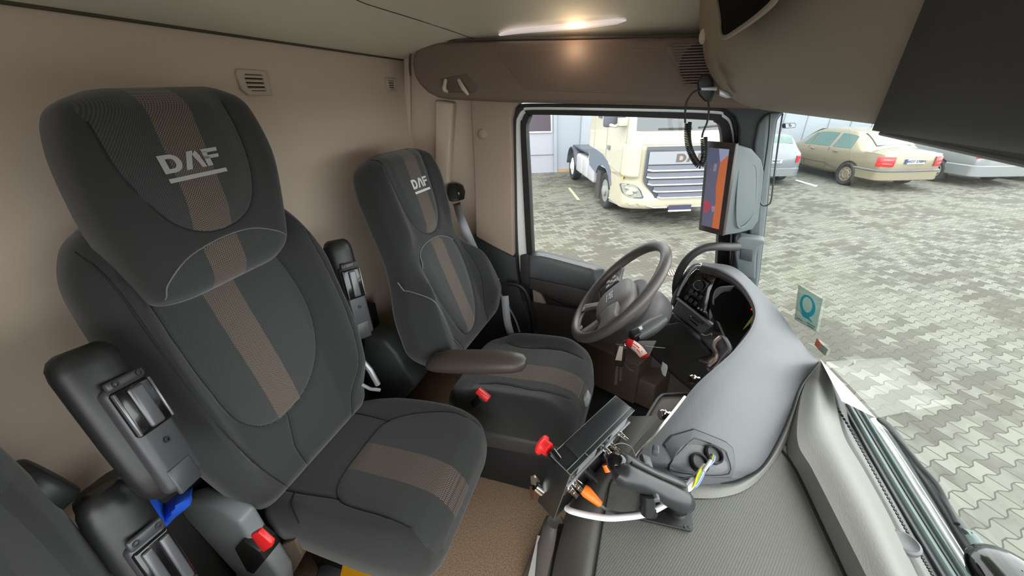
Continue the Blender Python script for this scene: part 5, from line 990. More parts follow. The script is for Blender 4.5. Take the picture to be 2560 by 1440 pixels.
wp = thing('windscreen_wiper', W(2330, 1200, z=1.95), 'black windscreen wiper lying outside along the bottom of the glass', 'wiper')
b = MB(); b.tube([W(x, y, z=1.965) for x, y in [(2196, 1046), (2230, 1075), (2290, 1160), (2350, 1250), (2410, 1345), (2462, 1425), (2500, 1480)]], [.006, .008, .01, .012, .013, .014, .015], 10, smooth=4); build('arm', b, BLK, wp)
b = MB(); b.tube([W(x, y, z=1.985) for x, y in [(2198, 1050), (2225, 1072), (2262, 1118), (2300, 1165), (2332, 1200), (2350, 1225), (2375, 1275), (2392, 1310)]], .005, 8, smooth=5); build('blade', b, RUB, wp)
b = MB(); b.tube([W(x, y, z=1.97) for x, y in [(2410, 1340), (2425, 1345), (2452, 1390), (2455, 1420), (2440, 1432)]], .014, 10, smooth=4); build('arm_joint', b, M('grey_green_joint', (90, 105, 105), .5), wp)
b = MB(); b.ell(W(2530, 1452, z=2.0), (.055, .06, .03), n=24); build('front_mirror', b, GLB, label='glossy black rounded mirror housing at the bottom right corner', cat='mirror')
# ================================================================== THE YARD OUTSIDE
pv = bpy.data.materials.new('interlocking_pavers'); pv.use_nodes = True; nt = pv.node_tree; L = nt.links.new; pb_ = nt.nodes['Principled BSDF']; pb_.inputs['Roughness'].default_value = .75; pb_.inputs['Specular IOR Level'].default_value = .3
tc = nt.nodes.new('ShaderNodeTexCoord'); mp0 = nt.nodes.new('ShaderNodeMapping'); mp0.inputs['Rotation'].default_value = (0, 0, radians(-35)); L(tc.outputs['Object'], mp0.inputs[0])
sx_ = nt.nodes.new('ShaderNodeSeparateXYZ'); L(mp0.outputs[0], sx_.inputs[0])
def mth(op, a, b_=0.0, c_=None):
    n = nt.nodes.new('ShaderNodeMath'); n.operation = op
    for i, v in enumerate((a, b_) if c_ is None else (a, b_, c_)):
        if isinstance(v, (int, float)): n.inputs[i].default_value = v
        else: L(v, n.inputs[i])
    return n.outputs[0]
PW, PH = .215, .112     # bone shaped pavers: length along a row, row pitch
tri = mth('MULTIPLY', mth('SUBTRACT', mth('PINGPONG', sx_.outputs[0], PW/2), PW/4), 1.9/(PW/4))
tri = mth('MINIMUM', mth('MAXIMUM', tri, -1.0), 1.0)
sgn = mth('COSINE', mth('MULTIPLY', sx_.outputs[1], pi/PH))
yw = mth('ADD', sx_.outputs[1], mth('MULTIPLY', mth('MULTIPLY', tri, sgn), .016))
xw = sx_.outputs[0]
cb = nt.nodes.new('ShaderNodeCombineXYZ'); L(xw, cb.inputs[0]); L(yw, cb.inputs[1])
bk = nt.nodes.new('ShaderNodeTexBrick'); bk.inputs['Scale'].default_value = 1; bk.inputs['Brick Width'].default_value = PW; bk.inputs['Row Height'].default_value = PH; bk.inputs['Mortar Size'].default_value = .007; bk.inputs['Mortar Smooth'].default_value = .3
bk.inputs['Color1'].default_value = rgb(104, 104, 97); bk.inputs['Color2'].default_value = rgb(88, 88, 81); bk.inputs['Mortar'].default_value = rgb(62, 60, 53); L(cb.outputs[0], bk.inputs['Vector'])
n1 = nt.nodes.new('ShaderNodeTexNoise'); n1.inputs['Scale'].default_value = .42; n1.inputs['Detail'].default_value = 7; n1.inputs['Roughness'].default_value = .62; L(tc.outputs['Object'], n1.inputs['Vector'])
n2 = nt.nodes.new('ShaderNodeTexNoise'); n2.inputs['Scale'].default_value = 5; n2.inputs['Detail'].default_value = 3; L(tc.outputs['Object'], n2.inputs['Vector'])
brc = nt.nodes.new('ShaderNodeTexBrick'); brc.inputs['Scale'].default_value = 1; brc.inputs['Brick Width'].default_value = PW; brc.inputs['Row Height'].default_value = PH; brc.inputs['Mortar Size'].default_value = 0; brc.inputs['Color1'].default_value = (0, 0, 0, 1); brc.inputs['Color2'].default_value = (1, 1, 1, 1); L(cb.outputs[0], brc.inputs['Vector'])
rp = nt.nodes.new('ShaderNodeValToRGB'); rp.color_ramp.elements[0].position = .47; rp.color_ramp.elements[1].position = .58
L(mth('ADD', mth('ADD', n1.outputs['Fac'], mth('MULTIPLY', mth('SUBTRACT', n2.outputs['Fac'], .5), .18)), mth('MULTIPLY', mth('SUBTRACT', brc.outputs['Color'], .5), .22)), rp.inputs[0])
mx = nt.nodes.new('ShaderNodeMix'); mx.data_type = 'RGBA'; L(mth('MULTIPLY', rp.outputs[0], .68), mx.inputs[0]); L(bk.outputs['Color'], mx.inputs[6]); mx.inputs[7].default_value = rgb(60, 58, 51)
n3 = nt.nodes.new('ShaderNodeTexNoise'); n3.inputs['Scale'].default_value = .25; L(tc.outputs['Object'], n3.inputs['Vector']); rp3 = nt.nodes.new('ShaderNodeValToRGB'); rp3.color_ramp.elements[0].position = .5; rp3.color_ramp.elements[1].position = .7; L(n3.outputs['Fac'], rp3.inputs[0])
mx3 = nt.nodes.new('ShaderNodeMix'); mx3.data_type = 'RGBA'; L(mth('MULTIPLY', rp3.outputs[0], .35), mx3.inputs[0]); L(mx.outputs[2], mx3.inputs[6]); mx3.inputs[7].default_value = rgb(82, 81, 60); L(mx3.outputs[2], pb_.inputs['Base Color'])
b = MB(); b.add([(-45, -20, 0), (60, -20, 0), (60, 60, 0), (-45, 60, 0)], [(0, 1, 2, 3)]); build('paved_yard', b, pv, kind='structure', solid=.1)
# hall facade
fp = np.array([-2.96, 15.75, 0]); fd = nrm((.90, .43, 0)); fn = np.array([fd[1], -fd[0], 0])   # fn points to the cab
FW = lambda px, py, o=0: WP(px, py, fp+fn*o, fn)
fac = M('pale_blue_grey_cladding', (140, 147, 156), .5); G0 = lambda s, z, o=0: fp+fd*s+np.array([0, 0, z])+fn*o
b = MB(); b.prism([G0(-14, 0), G0(30, 0), G0(30, 7), G0(-14, 7)], -fn*.3); build('wall_hall', b, fac, kind='structure')
b = MB()
for s_ in np.arange(1.0, 24, 1.1): b.prism([G0(s_, .15, .0), G0(s_+.03, .15, .0), G0(s_+.03, 6.9, .0), G0(s_, 6.9, .0)], fn*.02)
build('trim_15', b, M('cladding_joint', (120, 128, 136), .5), kind='structure')
b = MB(); b.prism([G0(-3, 0, .002), G0(24, 0, .002), G0(24, .12, .002), G0(-3, .12, .002)], fn*.04); build('baseboard_hall', b, M('rusty_base_strip', (150, 128, 104), .7), kind='structure')
gd_ = thing('door_2', fp-fd*.9, 'grey roller door of the hall with a dark window strip', None, kind='structure')
P = [FW(1290, 440, .05), FW(1384, 431, .05), FW(1383, 262, .05), FW(1290, 262, .05)]
b = MB(); b.prism(P, fn*-.04); build('door_leaf', b, M('pale_door_panel', (150, 153, 163), .45), gd_)
b = MB(); b.prism([FW(1300, 330, .06), FW(1377, 328, .06), FW(1376, 270, .06), FW(1300, 270, .06)], fn*.01); build('door_window', b, M('dark_door_glass', (78, 72, 80), .15), gd_)
b = MB(); b.tube([FW(1300, 332, .075), FW(1379, 330, .075), FW(1378, 268, .075)], .035, 6); build('window_frame', b, WHT, gd_)
b = MB(); b.tube([FW(1300, 389, .06), FW(1384, 386, .06)], .015, 6); build('panel_joint', b, M('grey_joint', (110, 114, 122), .6), gd_)
b = MB(); b.prism([FW(1385, 434, .1), FW(1393, 434, .1), FW(1392, 262, .1), FW(1384, 262, .1)], fn*-.08); build('door_post', b, M('post_grey', (140, 145, 155), .5), gd_)
# road marks and drain
b = MB(); b.prism([W(1988, 451, z=.003), W(1991, 449, z=.003), W(2044, 464, z=.003), W(2040, 467, z=.003)], (0, 0, .002)); build('parking_line', b, M('worn_white_line', (205, 205, 190), .8), label='short white parking line on the paving beside the gold car', cat='marking')
b = MB(); b.prism([W(1420, 470, z=.003), W(1426, 470, z=.003), W(1450, 500, z=.003), W(1443, 500, z=.003)], (0, 0, .002)); build('parking_line', b, M('worn_yellow_line', (190, 188, 130), .8), label='worn yellowish paint line on the paving left of the white lorry', cat='marking')
dg = thing('drain_grate', W(1712, 684, z=0), 'rusty slotted drain grate in the paving beyond the steering wheel', 'drain')
b = MB(); c = W(1712, 684, z=.004); ux = nrm(W(1745, 683, z=0)-W(1680, 680, z=0)); uy = np.array([-ux[1], ux[0], 0])
b.prism([c+ux*a+uy*d for a, d in ((-.30, -.14), (.30, -.14), (.30, .14), (-.30, .14))], (0, 0, .004)); build('pit', b, M('drain_pit', (70, 55, 50), .8), dg)
b = MB()
for k in range(14): b.prism([c+ux*(-.28+k*.042+a)+uy*d+[0, 0, .005] for a, d in ((0, -.12), (.02, -.12), (.02, .12), (0, .12))], (0, 0, .006))
build('bars', b, M('pale_concrete_bar', (170, 160, 148), .7), dg)

def wheel(parent, c, axle, r, wd_, rim, spokes=0, name='wheel', truck=False):
    """tyre with rim; axle points outward"""
    ty = build(name, MB().lathe(np.asarray(c)-nrm(axle)*wd_, axle, [(r*.62, 0), (r*.9, 0), (r*.985, wd_*.12), (r, wd_*.3), (r, wd_*.7), (r*.985, wd_*.88), (r*.9, wd_), (r*.68, wd_*.97), (r*.62, wd_*.9), (r*.6, wd_*.5), (0, wd_*.5)], 36), M('tyre_rubber', (38, 38, 38), .8), parent)
    a = frame(axle); b = MB(); o = np.asarray(c)-nrm(axle)*wd_*.1
    if truck: b.lathe(o-nrm(axle)*.10, axle, [(r*.64, .1), (r*.60, .1), (r*.50, -.0), (r*.42, -.01), (r*.40, .03), (r*.30, .05), (r*.28, .15), (r*.2, .17), (0, .17)], 36)
    elif spokes:
        b.lathe(o, axle, [(r*.66, -.02), (r*.66, .01), (r*.6, .01), (r*.58, -.04)], 30, cap=False); b.lathe(o, axle, [(r*.16, -.03), (r*.15, .01), (0, .015)], 20)
        for k in range(spokes):
            t = 2*pi*k/spokes; d = a[:, 0]*cos(t)+a[:, 1]*sin(t); e = np.cross(nrm(axle), d); b.prism([o+d*r*.1+e*r*.09, o+d*r*.6+e*r*.13, o+d*r*.6-e*r*.13, o+d*r*.1-e*r*.09], nrm(axle)*.012)
    else:
        b.lathe(o, axle, [(r*.64, 0), (r*.6, .005), (r*.52, -.03), (r*.44, .0), (r*.3, .01), (r*.2, -.01), (0, 0)], 30)
    build('rim', b, rim, ty)
    if truck or not spokes:
        b = MB()
        for k in range(10 if truck else 8):
            t = 2*pi*k/(10 if truck else 8); b.lathe(o+(a[:, 0]*cos(t)+a[:, 1]*sin(t))*r*(.35 if truck else .48)+nrm(axle)*(-.07 if truck else -.015), axle, [(r*.04, 0), (r*.04, .02), (0, .02)], 8)
        build('bolts' if truck else 'vent_holes', b, CHR if truck else BLKM, ty)
    return ty

# ------------------------------------------------------------------ the white tractor lorry
tf = nrm((.358, -.933, 0)); tl = nrm((.933, .358, 0)); TO = np.array([-.5, 10.19, 0]); T = lambda x, y, z: TO+tf*x+tl*y+np.array([0, 0, z])
tr = thing('lorry', T(-1.5, 1.27, 0), 'cream white tractor lorry with a silver grille parked facing the window', 'lorry'); TW = 2.55
CREAM = M('cream_lorry_paint', (172, 166, 146), .3, coat=.5); SLT = M('slate_lorry_plastic', (92, 100, 112), .5); DSL = M('dark_slate_plastic', (62, 66, 76), .5)
def xf(z): return 1.34-.14*max(0, z-1.85)-.05*max(0, .9-z)
def plan(z, off=0, x0=-2.1, r=.34, n=9):
    X = xf(z)+off; P = [(x0, -off), (-.9, -off), (.2, -off+.0)]
    for a in np.linspace(-pi/2, 0, n): P.append((X-r+r*cos(a), r-off+r*sin(a)))
    for y in np.linspace(r+.1, TW-r-.1, 9): P.append((X+.06*(1-((y-TW/2)/(TW/2))**2), y))
    for a in np.linspace(0, pi/2, n): P.append((X-r+r*cos(a), TW-r+off+r*sin(a)))
    return P+[(.2, TW+off), (-.9, TW+off), (x0, TW+off)]
b = MB(); b.grid([[T(x, y, z) for x, y in plan(z)] for z in (1.04, 1.3, 1.6, 1.85, 2.1, 2.4, 2.8, 3.2, 3.5)]); b.prism([T(x, y, 3.5) for x, y in plan(3.5)], (0, 0, .02)); b.prism([T(-2.1, 0, 1.0), T(-2.1, TW, 1.0), T(-2.1, TW, 3.5), T(-2.1, 0, 3.5)], tf*.02); build('cab_shell', b, CREAM, tr, ang=50)
b = MB(); b.grid([[T(x, y, z) for x, y in plan(z, .012)[7:-7]] for z in (2.06, 2.3, 2.6, 2.9, 3.1)]); build('windscreen', b, M('dark_lorry_glass', (50, 56, 60), .08, spec=.8), tr)
b = MB(); b.tube([T(1.36+.02*i, .5+i*.35, 2.10) for i in range(3)], .02, 6); b.tube([T(1.38, 1.35+i*.4, 2.11+.03*i) for i in range(3)], .02, 6); build('wipers', b, BLK, tr)
b = MB(); b.prism([T(-.25, -.012, 2.05), T(.75, -.012, 2.12), T(.60, -.012, 2.85), T(-.25, -.012, 2.85)], tl*.01); build('side_window', b, M('dark_lorry_glass', (50, 56, 60), .08), tr)
b = MB(); b.prism([T(-1.35, -.012, 2.2), T(-1.0, -.012, 2.2), T(-1.0, -.012, 2.75), T(-1.35, -.012, 2.75)], tl*.01); build('rear_side_window', b, M('dark_lorry_glass', (50, 56, 60), .08), tr, bevel=.04)
b = MB()
for L_ in ([(-.45, 3.0), (-.45, 1.2)], [(-.45, 1.22), (.75, 1.12)], [(.95, 3.0), (.95, 1.6), (.75, 1.12)], [(-1.6, 3.0), (-1.6, 1.1)]): b.tube([T(x, -.004, z) for x, z in L_], .012, 6)
build('door_gaps', b, M('cream_shadow_gap', (150, 146, 132), .6), tr)  # thin darker cream lines along the door joints
b = MB(); b.box(T(-.22, -.02, 1.58), (.18, .03, .10), np.stack([tf, tl, np.array([0, 0, 1.])], 1)); build('door_handle', b, SLT, tr, bevel=.01)
# air deflector on the corner
b = MB(); b.grid(patch([[T(.88, -.03, z), T(1.1, -.07, z), T(1.3, .04, z), T(1.36, .2, z)] for z in (1.12, 1.3, 1.6, 1.80)], 3, 4)); build('corner_deflector', b, CREAM, tr, solid=.02)
# front: grille
def FR(y, z, o=0): return T(xf(z)+.06*(1-((y-TW/2)/(TW/2))**2)+o, y, z)
gy = lambda z: (.30+.33*(1-sst(z, .62, 1.1)), TW-.30-.33*(1-sst(z, .62, 1.1)))
b = MB(); zs = np.linspace(.60, 1.76, 16); b.grid([[FR(gy(z)[0]+(gy(z)[1]-gy(z)[0])*u, z, .03) for u in np.linspace(0, 1, 14)] for z in zs]); build('grille_surround', b, DSL, tr)
b = MB(); b.grid([[FR(.36+(TW-.72)*u, z, .05) for u in np.linspace(0, 1, 14)] for z in (1.40, 1.66)]); lp = build('logo_panel', b, M('silver_grey_panel', (135, 139, 146), .35, .2), tr)
b = MB(); 
for q in daf_quads(): b.add([FR(TW/2+(p[0]-1.55)*.21, 1.44+p[1]*.17, .055) for p in q], [(0, 1, 2, 3)])
build('lettering', b, M('bronze_lettering', (92, 76, 74), .4, .2), lp, label='bronze raised lettering')
for k, z in enumerate((1.29, 1.14, .99, .84, .70)):
    a_, c_ = gy(z); a_ += .06; c_ -= .06
    b = MB(); b.tube([FR(a_, z-.0, .045)]+[FR(a_+(c_-a_)*u, z-.02, .075) for u in np.linspace(.05, .95, 10)]+[FR(c_, z, .045)], .020, 8); build('grille_bar', b, M('bright_grille_bar', (215, 218, 222), .2, .7), tr)
    b = MB(); b.grid([[FR(a_+(c_-a_)*u, z+dz, .058) for u in np.linspace(0, 1, 12)] for dz in (.0, .035, .085)]); build('grille_slat', b, M('grey_grille_slat', (96, 101, 112), .4), tr)
# bumper and lights
b = MB(); b.grid([[T(x+o, y, z) for x, y in plan(.9, .02)[2:-2]] for z, o in ((.40, -.12), (.44, -.02), (.55, .02), (.66, .0), (.82, -.02), (1.05, -.03))]); build('bumper', b, CREAM, tr, ang=50); BS = Snap(b)
toL = lambda p: np.array([(p-TO)@tf, (p-TO)@tl, p[2]])
for s_ in (0, 1):
    def BP(px, py, off):
        q = toL(BS(px, py, off)); return T(q[0], q[1] if s_ == 0 else TW-q[1], q[2])
    hp = cr([(1552, 459), (1580, 461), (1597, 470), (1605, 484), (1607, 496), (1576, 494), (1558, 483), (1553, 470)], 3, True)
    b = MB(); P1 = [BP(*p, .012) for p in hp]; b.prism(P1, tf*-.02); hl = build('headlight', b, M('headlight_frame', (88, 90, 88), .3, .2), tr)
    c_ = hp.mean(0); b = MB(); b.prism([BP(*(p*.84+c_*.16), .018) for p in hp], tf*-.004); build('lens', b, M('headlight_glass', (150, 152, 146), .1, .3), hl)
    b = MB(); b.ell(BP(1568, 470, .015), (.045, .045, .045)); b.ell(BP(1586, 478, .015), (.05, .05, .05)); b.ell(BP(1576, 486, .015), (.035, .035, .035)); build('lamp_reflector', b, CHR, hl)
    b = MB(); b.prism([BP(*p, .01) for p in [(1565, 507), (1594, 509), (1601, 515), (1576, 515)]], tf*-.01); build('fog_lamp', b, M('fog_lamp_glass', (140, 138, 132), .2), tr)
b = MB()
b.tube([FR(.30, z, .004) for z in (1.78, 1.9, 2.05)], .008, 6); b.tube([FR(y, 1.80, .006) for y in np.linspace(.12, TW-.12, 12)], .008, 6); build('front_gaps', b, M('cream_shadow_gap', (130, 126, 112), .6), tr)  # thin darker cream lines along the front panel joints
b = MB(); b.tube([FR(.45, .50, .05), FR(.62, .46, .06), FR(TW-.62, .46, .06), FR(TW-.45, .50, .05)], .022, 8); build('bumper_strip', b, CHR, tr)
b = MB(); b.box(FR(1.20, .46, .10), (.52, .02, .11), np.stack([tl, tf, np.array([0, 0, 1.])], 1)); pl = build('number_plate', b, M('navy_plate', (52, 54, 78), .4), tr)
b = MB(); b.box(FR(1.20, .395, .11), (.52, .03, .03), np.stack([tl, tf, np.array([0, 0, 1.])], 1)); build('plate_base', b, WHT, tr)
b = MB(); b.box(T(1.02, -.03, 1.22), (.10, .01, .36), np.stack([tf, tl, np.array([0, 0, 1.])], 1)); ws = build('warning_sticker', b, M('yellow_sticker', (240, 195, 60), .4), tr)
b = MB()
for k in range(3): b.add([T(.99+a, -.037, 1.10+k*.1+c_) for a, c_ in ((0, 0), (.06, .05), (.0, .05))], [(0, 1, 2)])
build('sticker_marks', b, M('orange_mark', (225, 90, 40), .5), ws)
b = MB(); put_text(b, 'XF', .14, T(1.0, -.035, 1.52), tf, (0, 0, 1), .004); build('model_badge', b, M('bronze_lettering', (92, 76, 74), .4, .2), tr)
# wheel arch, step, mud wing
SP2 = lambda px, py, o=0: WP(px, py, TO-tl*o, tl)
b = MB(); b.prism([SP2(*p, .02) for p in [(1473, 364), (1490, 374), (1506, 386), (1518, 404), (1526, 428), (1529, 462), (1524, 470), (1520, 440), (1513, 420), (1503, 411), (1494, 416), (1489, 432), (1473, 412)]], tl*.35); build('front_mudguard', b, SLT, tr)
b = MB(); b.prism([SP2(*p, .015) for p in [(1494, 424), (1502, 430), (1496, 496), (1485, 493)]], tl*.4); build('mudflap', b, M('brown_black_flap', (58, 54, 56), .6), tr)
b = MB(); b.prism([SP2(*p, .01) for p in [(1521, 474), (1545, 482), (1543, 512), (1522, 503)]], tl*.3); build('entry_step', b, M('silver_grey_panel', (135, 139, 146), .35, .2), tr)
b = MB(); b.prism([SP2(*p, .0) for p in [(1526, 428), (1550, 432), (1552, 500), (1528, 470)]], tl*.3); build('step_panel', b, CREAM, tr)
RIMM = M('grey_steel_rim', (150, 152, 150), .4, .4)
wheel(tr, T(-.4, .02, .47), -tl, .47, .3, RIMM, truck=True); wheel(tr, T(-4.5, .05, .47), -tl, .47, .3, M('white_rim', (215, 215, 212), .4), truck=True); wheel(tr, T(-.4, TW-.02, .47), tl, .47, .3, RIMM, truck=True)
b = MB(); arc = [(-4.5+.62*cos(a), .5+.60*sin(a)) for a in np.linspace(.0, pi, 14)]; b.grid([[T(x, y, z) for y in (0, .6)] for x, z in arc]); b.grid([[T(x, y, z) for y in (1.95, TW)] for x, z in arc]); build('rear_mudguard', b, DSL, tr, solid=.03)
b = MB(); b.box(T(-3.4, TW/2, .85), (3.8, .9, .25), np.stack([tf, tl, np.array([0, 0, 1.])], 1)); build('chassis_frame', b, DSL, tr)
b = MB(); b.prism([T(-4.7, .1, 1.12), T(-2.15, .1, 1.12), T(-2.15, TW-.1, 1.12), T(-4.7, TW-.1, 1.12)], (0, 0, .05)); build('deck_plate', b, DSL, tr)
for x0, x1 in ((-3.75, -2.95), (-2.9, -2.3), (-2.25, -1.55)):
    b = MB(); b.box(T((x0+x1)/2, .33, .72), (x1-x0, .62, .58), np.stack([tf, tl, np.array([0, 0, 1.])], 1)); build('side_tank', b, M('pale_tank', (165, 165, 168), .35), tr, bevel=.08, seg=4)
b = MB(); b.box(T(.55, -.28, 2.35), (.16, .3, .5), np.stack([tf, tl, np.array([0, 0, 1.])], 1)); mh = build('wing_mirror', b, DSL, tr, bevel=.05, seg=3)
b = MB(); b.tube([T(.75, 0, 2.25), T(.7, -.2, 2.12), T(.6, -.3, 2.15)], .04, 8); b.box(T(.85, -.1, 2.22), (.2, .18, .16), np.stack([tf, tl, np.array([0, 0, 1.])], 1)); build('mirror_arm', b, CREAM, tr, bevel=.02)

# ------------------------------------------------------------------ cars
def car(label, c, fwd, k, st, paint, kind, glassc, wheels, rear):
    fw = nrm(fwd); lf = np.array([-fw[1], fw[0], 0]); P = lambda x, y, z: np.asarray(c)+k*(fw*x+lf*y+np.array([0, 0, z]))
    t = thing('car', P(2.2, 0, 0), label, 'car', 'cars parked by the hall')
    S = cr(st, 4)      # x, zlow, zbelt, ztop, wbelt, wtop
    def sec(s): 
        x, zl, zb, zt, wb, wt = s; h = [(0, zl), (wb*.86, zl), (wb*.96, zl+.10), (wb*1.0, zl+.28), (wb*1.01, (zl+zb)/2+.1), (wb*.97, zb-.06), (wb*.95, zb), (wt, max(zt-.05, zb)), (wt*.86, max(zt-.01, zb+.003)), (wt*.45, zt+.02), (0, zt+.025)]
        return [(x, y, z) for y, z in h]+[(x, -y, z) for y, z in h[::-1][1:-1]]
    b = MB(); R_ = [[P(*p) for p in sec(s)] for s in S]; b.grid(R_, cv=True); n = len(R_[0]); b.f += [tuple(range(n)), tuple((len(R_)-1)*n+i for i in range(n))[::-1]]; b.m += [0, 0]
    build('body', b, paint, t, ang=50)
    G = M(glassc[0], glassc[1], .06, spec=.9)
    I_ = lambda x: [np.interp(x, S[:, 0], S[:, j]) for j in range(1, 6)]
    for x0, x1, e0, e1 in kind['side']:
        for s_ in (1, -1):
            b = MB(); g = []
            for u in np.linspace(0, 1, 8):
                col = []
                for v in (.06, .5, .88):
                    x = x0+(x1-x0)*u+ (e0*(1-u)+e1*u)*v; zl, zb, zt, wb, wt = I_(x); zt_ = max(zt-.05, zb); col.append(P(x, s_*((wb*.95)*(1-v)+wt*v+.008), zb*(1-v)+zt_*v))
                g.append(col)
            b.grid(g); build('side_window', b, G, t)
    for x0, x1 in kind['end']:
        b = MB(); g = []
        for x in np.linspace(x0, x1, 8):
            zl, zb, zt, wb, wt = I_(x); g.append([P(x, y*wt*.84, zt+.03-.01*abs(y)) for y in np.linspace(-1, 1, 7)])
        b.grid(g); build('rear_window' if x0 < 2 else 'front_window', b, G, t)
    for x in wheels[0]:
        for s_ in (1, -1):
            zl, zb, zt, wb, wt = I_(x)
            b = MB(); ar = [(x+.36*cos(a), .31+.36*sin(a)) for a in np.linspace(-.3, pi+.3, 18)]; b.add([P(px_, s_*(wb*1.012+.004), pz) for px_, pz in ar]+[P(x, s_*(wb*1.012+.004), .3)], [(i, i+1, 18) for i in range(17)]); build('wheel_arch', b, BLKM, t)
            wheel(t, P(x, s_*(wb*1.01+.055), .31), lf*s_, .31*k, .2*k, wheels[1], wheels[2])
    for nm, y0, y1, z0, z1, m_, dx in rear.get('boxes', []):
        b = MB(); b.box(P(dx, (y0+y1)/2, (z0+z1)/2), (k*.05, abs(y1-y0)*k, (z1-z0)*k), np.stack([fw, lf, np.array([0, 0, 1.])], 1)); build(nm, b, m_, t, bevel=.012)
    RP = cr([(.75, .875), (.45, .868), (.25, .852), (.12, .835), (.05, .77), (.012, .68), (-.002, .6), (-.014, .3), (-.018, 0)], 4)
    def wrap(nm, a0, a1, z0, z1, off, m_, sides=(1, -1)):
        for s_ in sides:
            seg_ = RP[a0:a1]; g = []
            for i_, (x, y) in enumerate(seg_):
                e_ = seg_[min(i_+1, len(seg_)-1)]-seg_[max(i_-1, 0)]; n_ = nrm((-e_[1], e_[0])); n_ = n_ if n_@np.array([-.3, 1]) > 0 or n_[0] < -.5 else -n_
                g.append([P(x+n_[0]*o_, s_*(y+n_[1]*o_), z) for z, o_ in ((z0, off*.3), (z0+.02, off), (z1-.02, off), (z1, off*.2))])
            b = MB(); b.grid(g); build(nm, b, m_, t)
    for nm, a0, a1, z0, z1, off, m_ in rear.get('wrap', []): wrap(nm, a0, a1, z0, z1, off, m_)
    if rear.get('plate'):
        y, z, txt, dx = rear['plate']; b = MB(); b.box(P(dx, y, z), (.02, .52*k, .12*k), np.stack([fw, lf, np.array([0, 0, 1.])], 1)); pl_ = build('number_plate', b, M('plate_white', (165, 170, 178), .4), t)
        b = MB(); b.box(P(dx, y+.24, z), (.024, .04*k, .12*k), np.stack([fw, lf, np.array([0, 0, 1.])], 1)); build('plate_band', b, M('plate_blue', (40, 70, 160), .4), pl_)
        b = MB(); put_text(b, txt, .088*k, P(dx, y-.02, z)-fw*.016, -lf, (0, 0, 1), .002); build('plate_lettering', b, M('plate_black', (25, 25, 30), .5), pl_)
    for y, z, dx in rear.get('badge', []):
        b = MB(); b.lathe(P(dx, y, z), -fw, [(.045*k, -.01), (.045*k, .008), (.03*k, .012), (0, .012)], 16); build('round_badge', b, SATIN, t)
    for x, z in rear.get('handles', []):
        zl, zb, zt, wb, wt = I_(x); b = MB(); b.box(P(x, wb*1.01+.01, z), (.16*k, .03, .035*k), np.stack([fw, lf, np.array([0, 0, 1.])], 1)); build('door_handle', b, rear.get('hm', paint), t, bevel=.008)
    for L_ in rear.get('gaps', []):
        b = MB(); b.tube([P(x, I_(x)[3]*f_+.004, z) for x, z, f_ in L_], .008, 6); build('panel_gap', b, M('dark_car_gap', (70, 68, 62), .6), t)
    return t, P
SED = [(0.0, .38, .85, .88, .60, .45), (.03, .30, .90, .95, .74, .60), (.12, .26, .93, .99, .83, .66), (.45, .26, .95, 1.02, .86, .66), (.62, .26, .95, 1.05, .86, .64), (1.0, .26, .95, 1.28, .87, .58), (1.35, .26, .94, 1.40, .87, .56), (1.9, .24, .93, 1.43, .87, .56), (2.5, .24, .92, 1.41, .87, .56), (2.9, .24, .91, 1.30, .87, .58), (3.35, .24, .90, 1.0, .87, .66), (3.55, .24, .88, .93, .86, .68), (4.2, .26, .78, .82, .80, .6), (4.45, .3, .65, .68, .70, .5), (4.5, .36, .56, .58, .6, .4)]
GOLD = M('pale_gold_car_paint', (134, 126, 106), .25, .25, coat=.6); SILV = M('silver_car_paint', (120, 124, 130), .25, .3, coat=.6); LSIL = M('light_silver_car_paint', (128, 133, 136), .25, .3, coat=.6)
TL_ = M('red_tail_light', (190, 40, 46), .25); TLW = M('pale_light_lens', (235, 190, 185), .25); BST = M('dark_bumper_strip', (92, 92, 98), .5)
GL = ('green_car_glass', (72, 98, 94))
k = 1.13; fwd = nrm((-.33, .944, 0)); lf = np.array([-fwd[1], fwd[0], 0]); wr = W(2107, 462, z=.0)
cpos = wr-k*(fwd*.92+lf*.86)
t, Pg = car('pale gold saloon car parked nose to the hall between two silver cars', cpos, fwd, k, SED, GOLD, dict(side=[(1.12, 1.78, .12, 0), (1.9, 2.62, 0, .0), (2.7, 3.1, 0, -.25)][:2]+[(2.66, 2.95, .0, -.2)], end=[(.66, 1.22), (2.75, 3.3)]), GL, ((.92, 3.42), M('bronze_grey_rim', (128, 118, 105), .5, .3), 0),
    dict(wrap=[('tail_light', 10, 26, .63, .88, .018, TL_), ('light_band', 15, 25, .69, .73, .022, TLW), ('light_band', 15, 25, .79, .83, .022, TLW), ('bumper_strip', 0, 33, .50, .56, .05, BST), ('rear_bumper', 0, 33, .28, .52, .035, GOLD)], plate=(.0, .76, 'WOT 2708W', -.025), badge=[(0, .91, .01)], handles=[(1.55, .86), (2.45, .84)], gaps=[[(1.85, .93, .96), (1.85, .6, 1), (1.7, .3, 1)], [(.9, .30, 1), (1.8, .50, 1.0), (3.1, .50, 1.0)], [(2.64, .9, .96), (2.66, .3, 1)]]))
b = MB(); b.box(Pg(1.65, -.1, 1.05), (.4, .35, .35)); build('hi_vis_vest', b, M('lime_vest', (190, 230, 60), .7, emit=.1), label='lime hi-vis vest seen through the rear side window of the gold car', cat='vest', bevel=.08, seg=3)
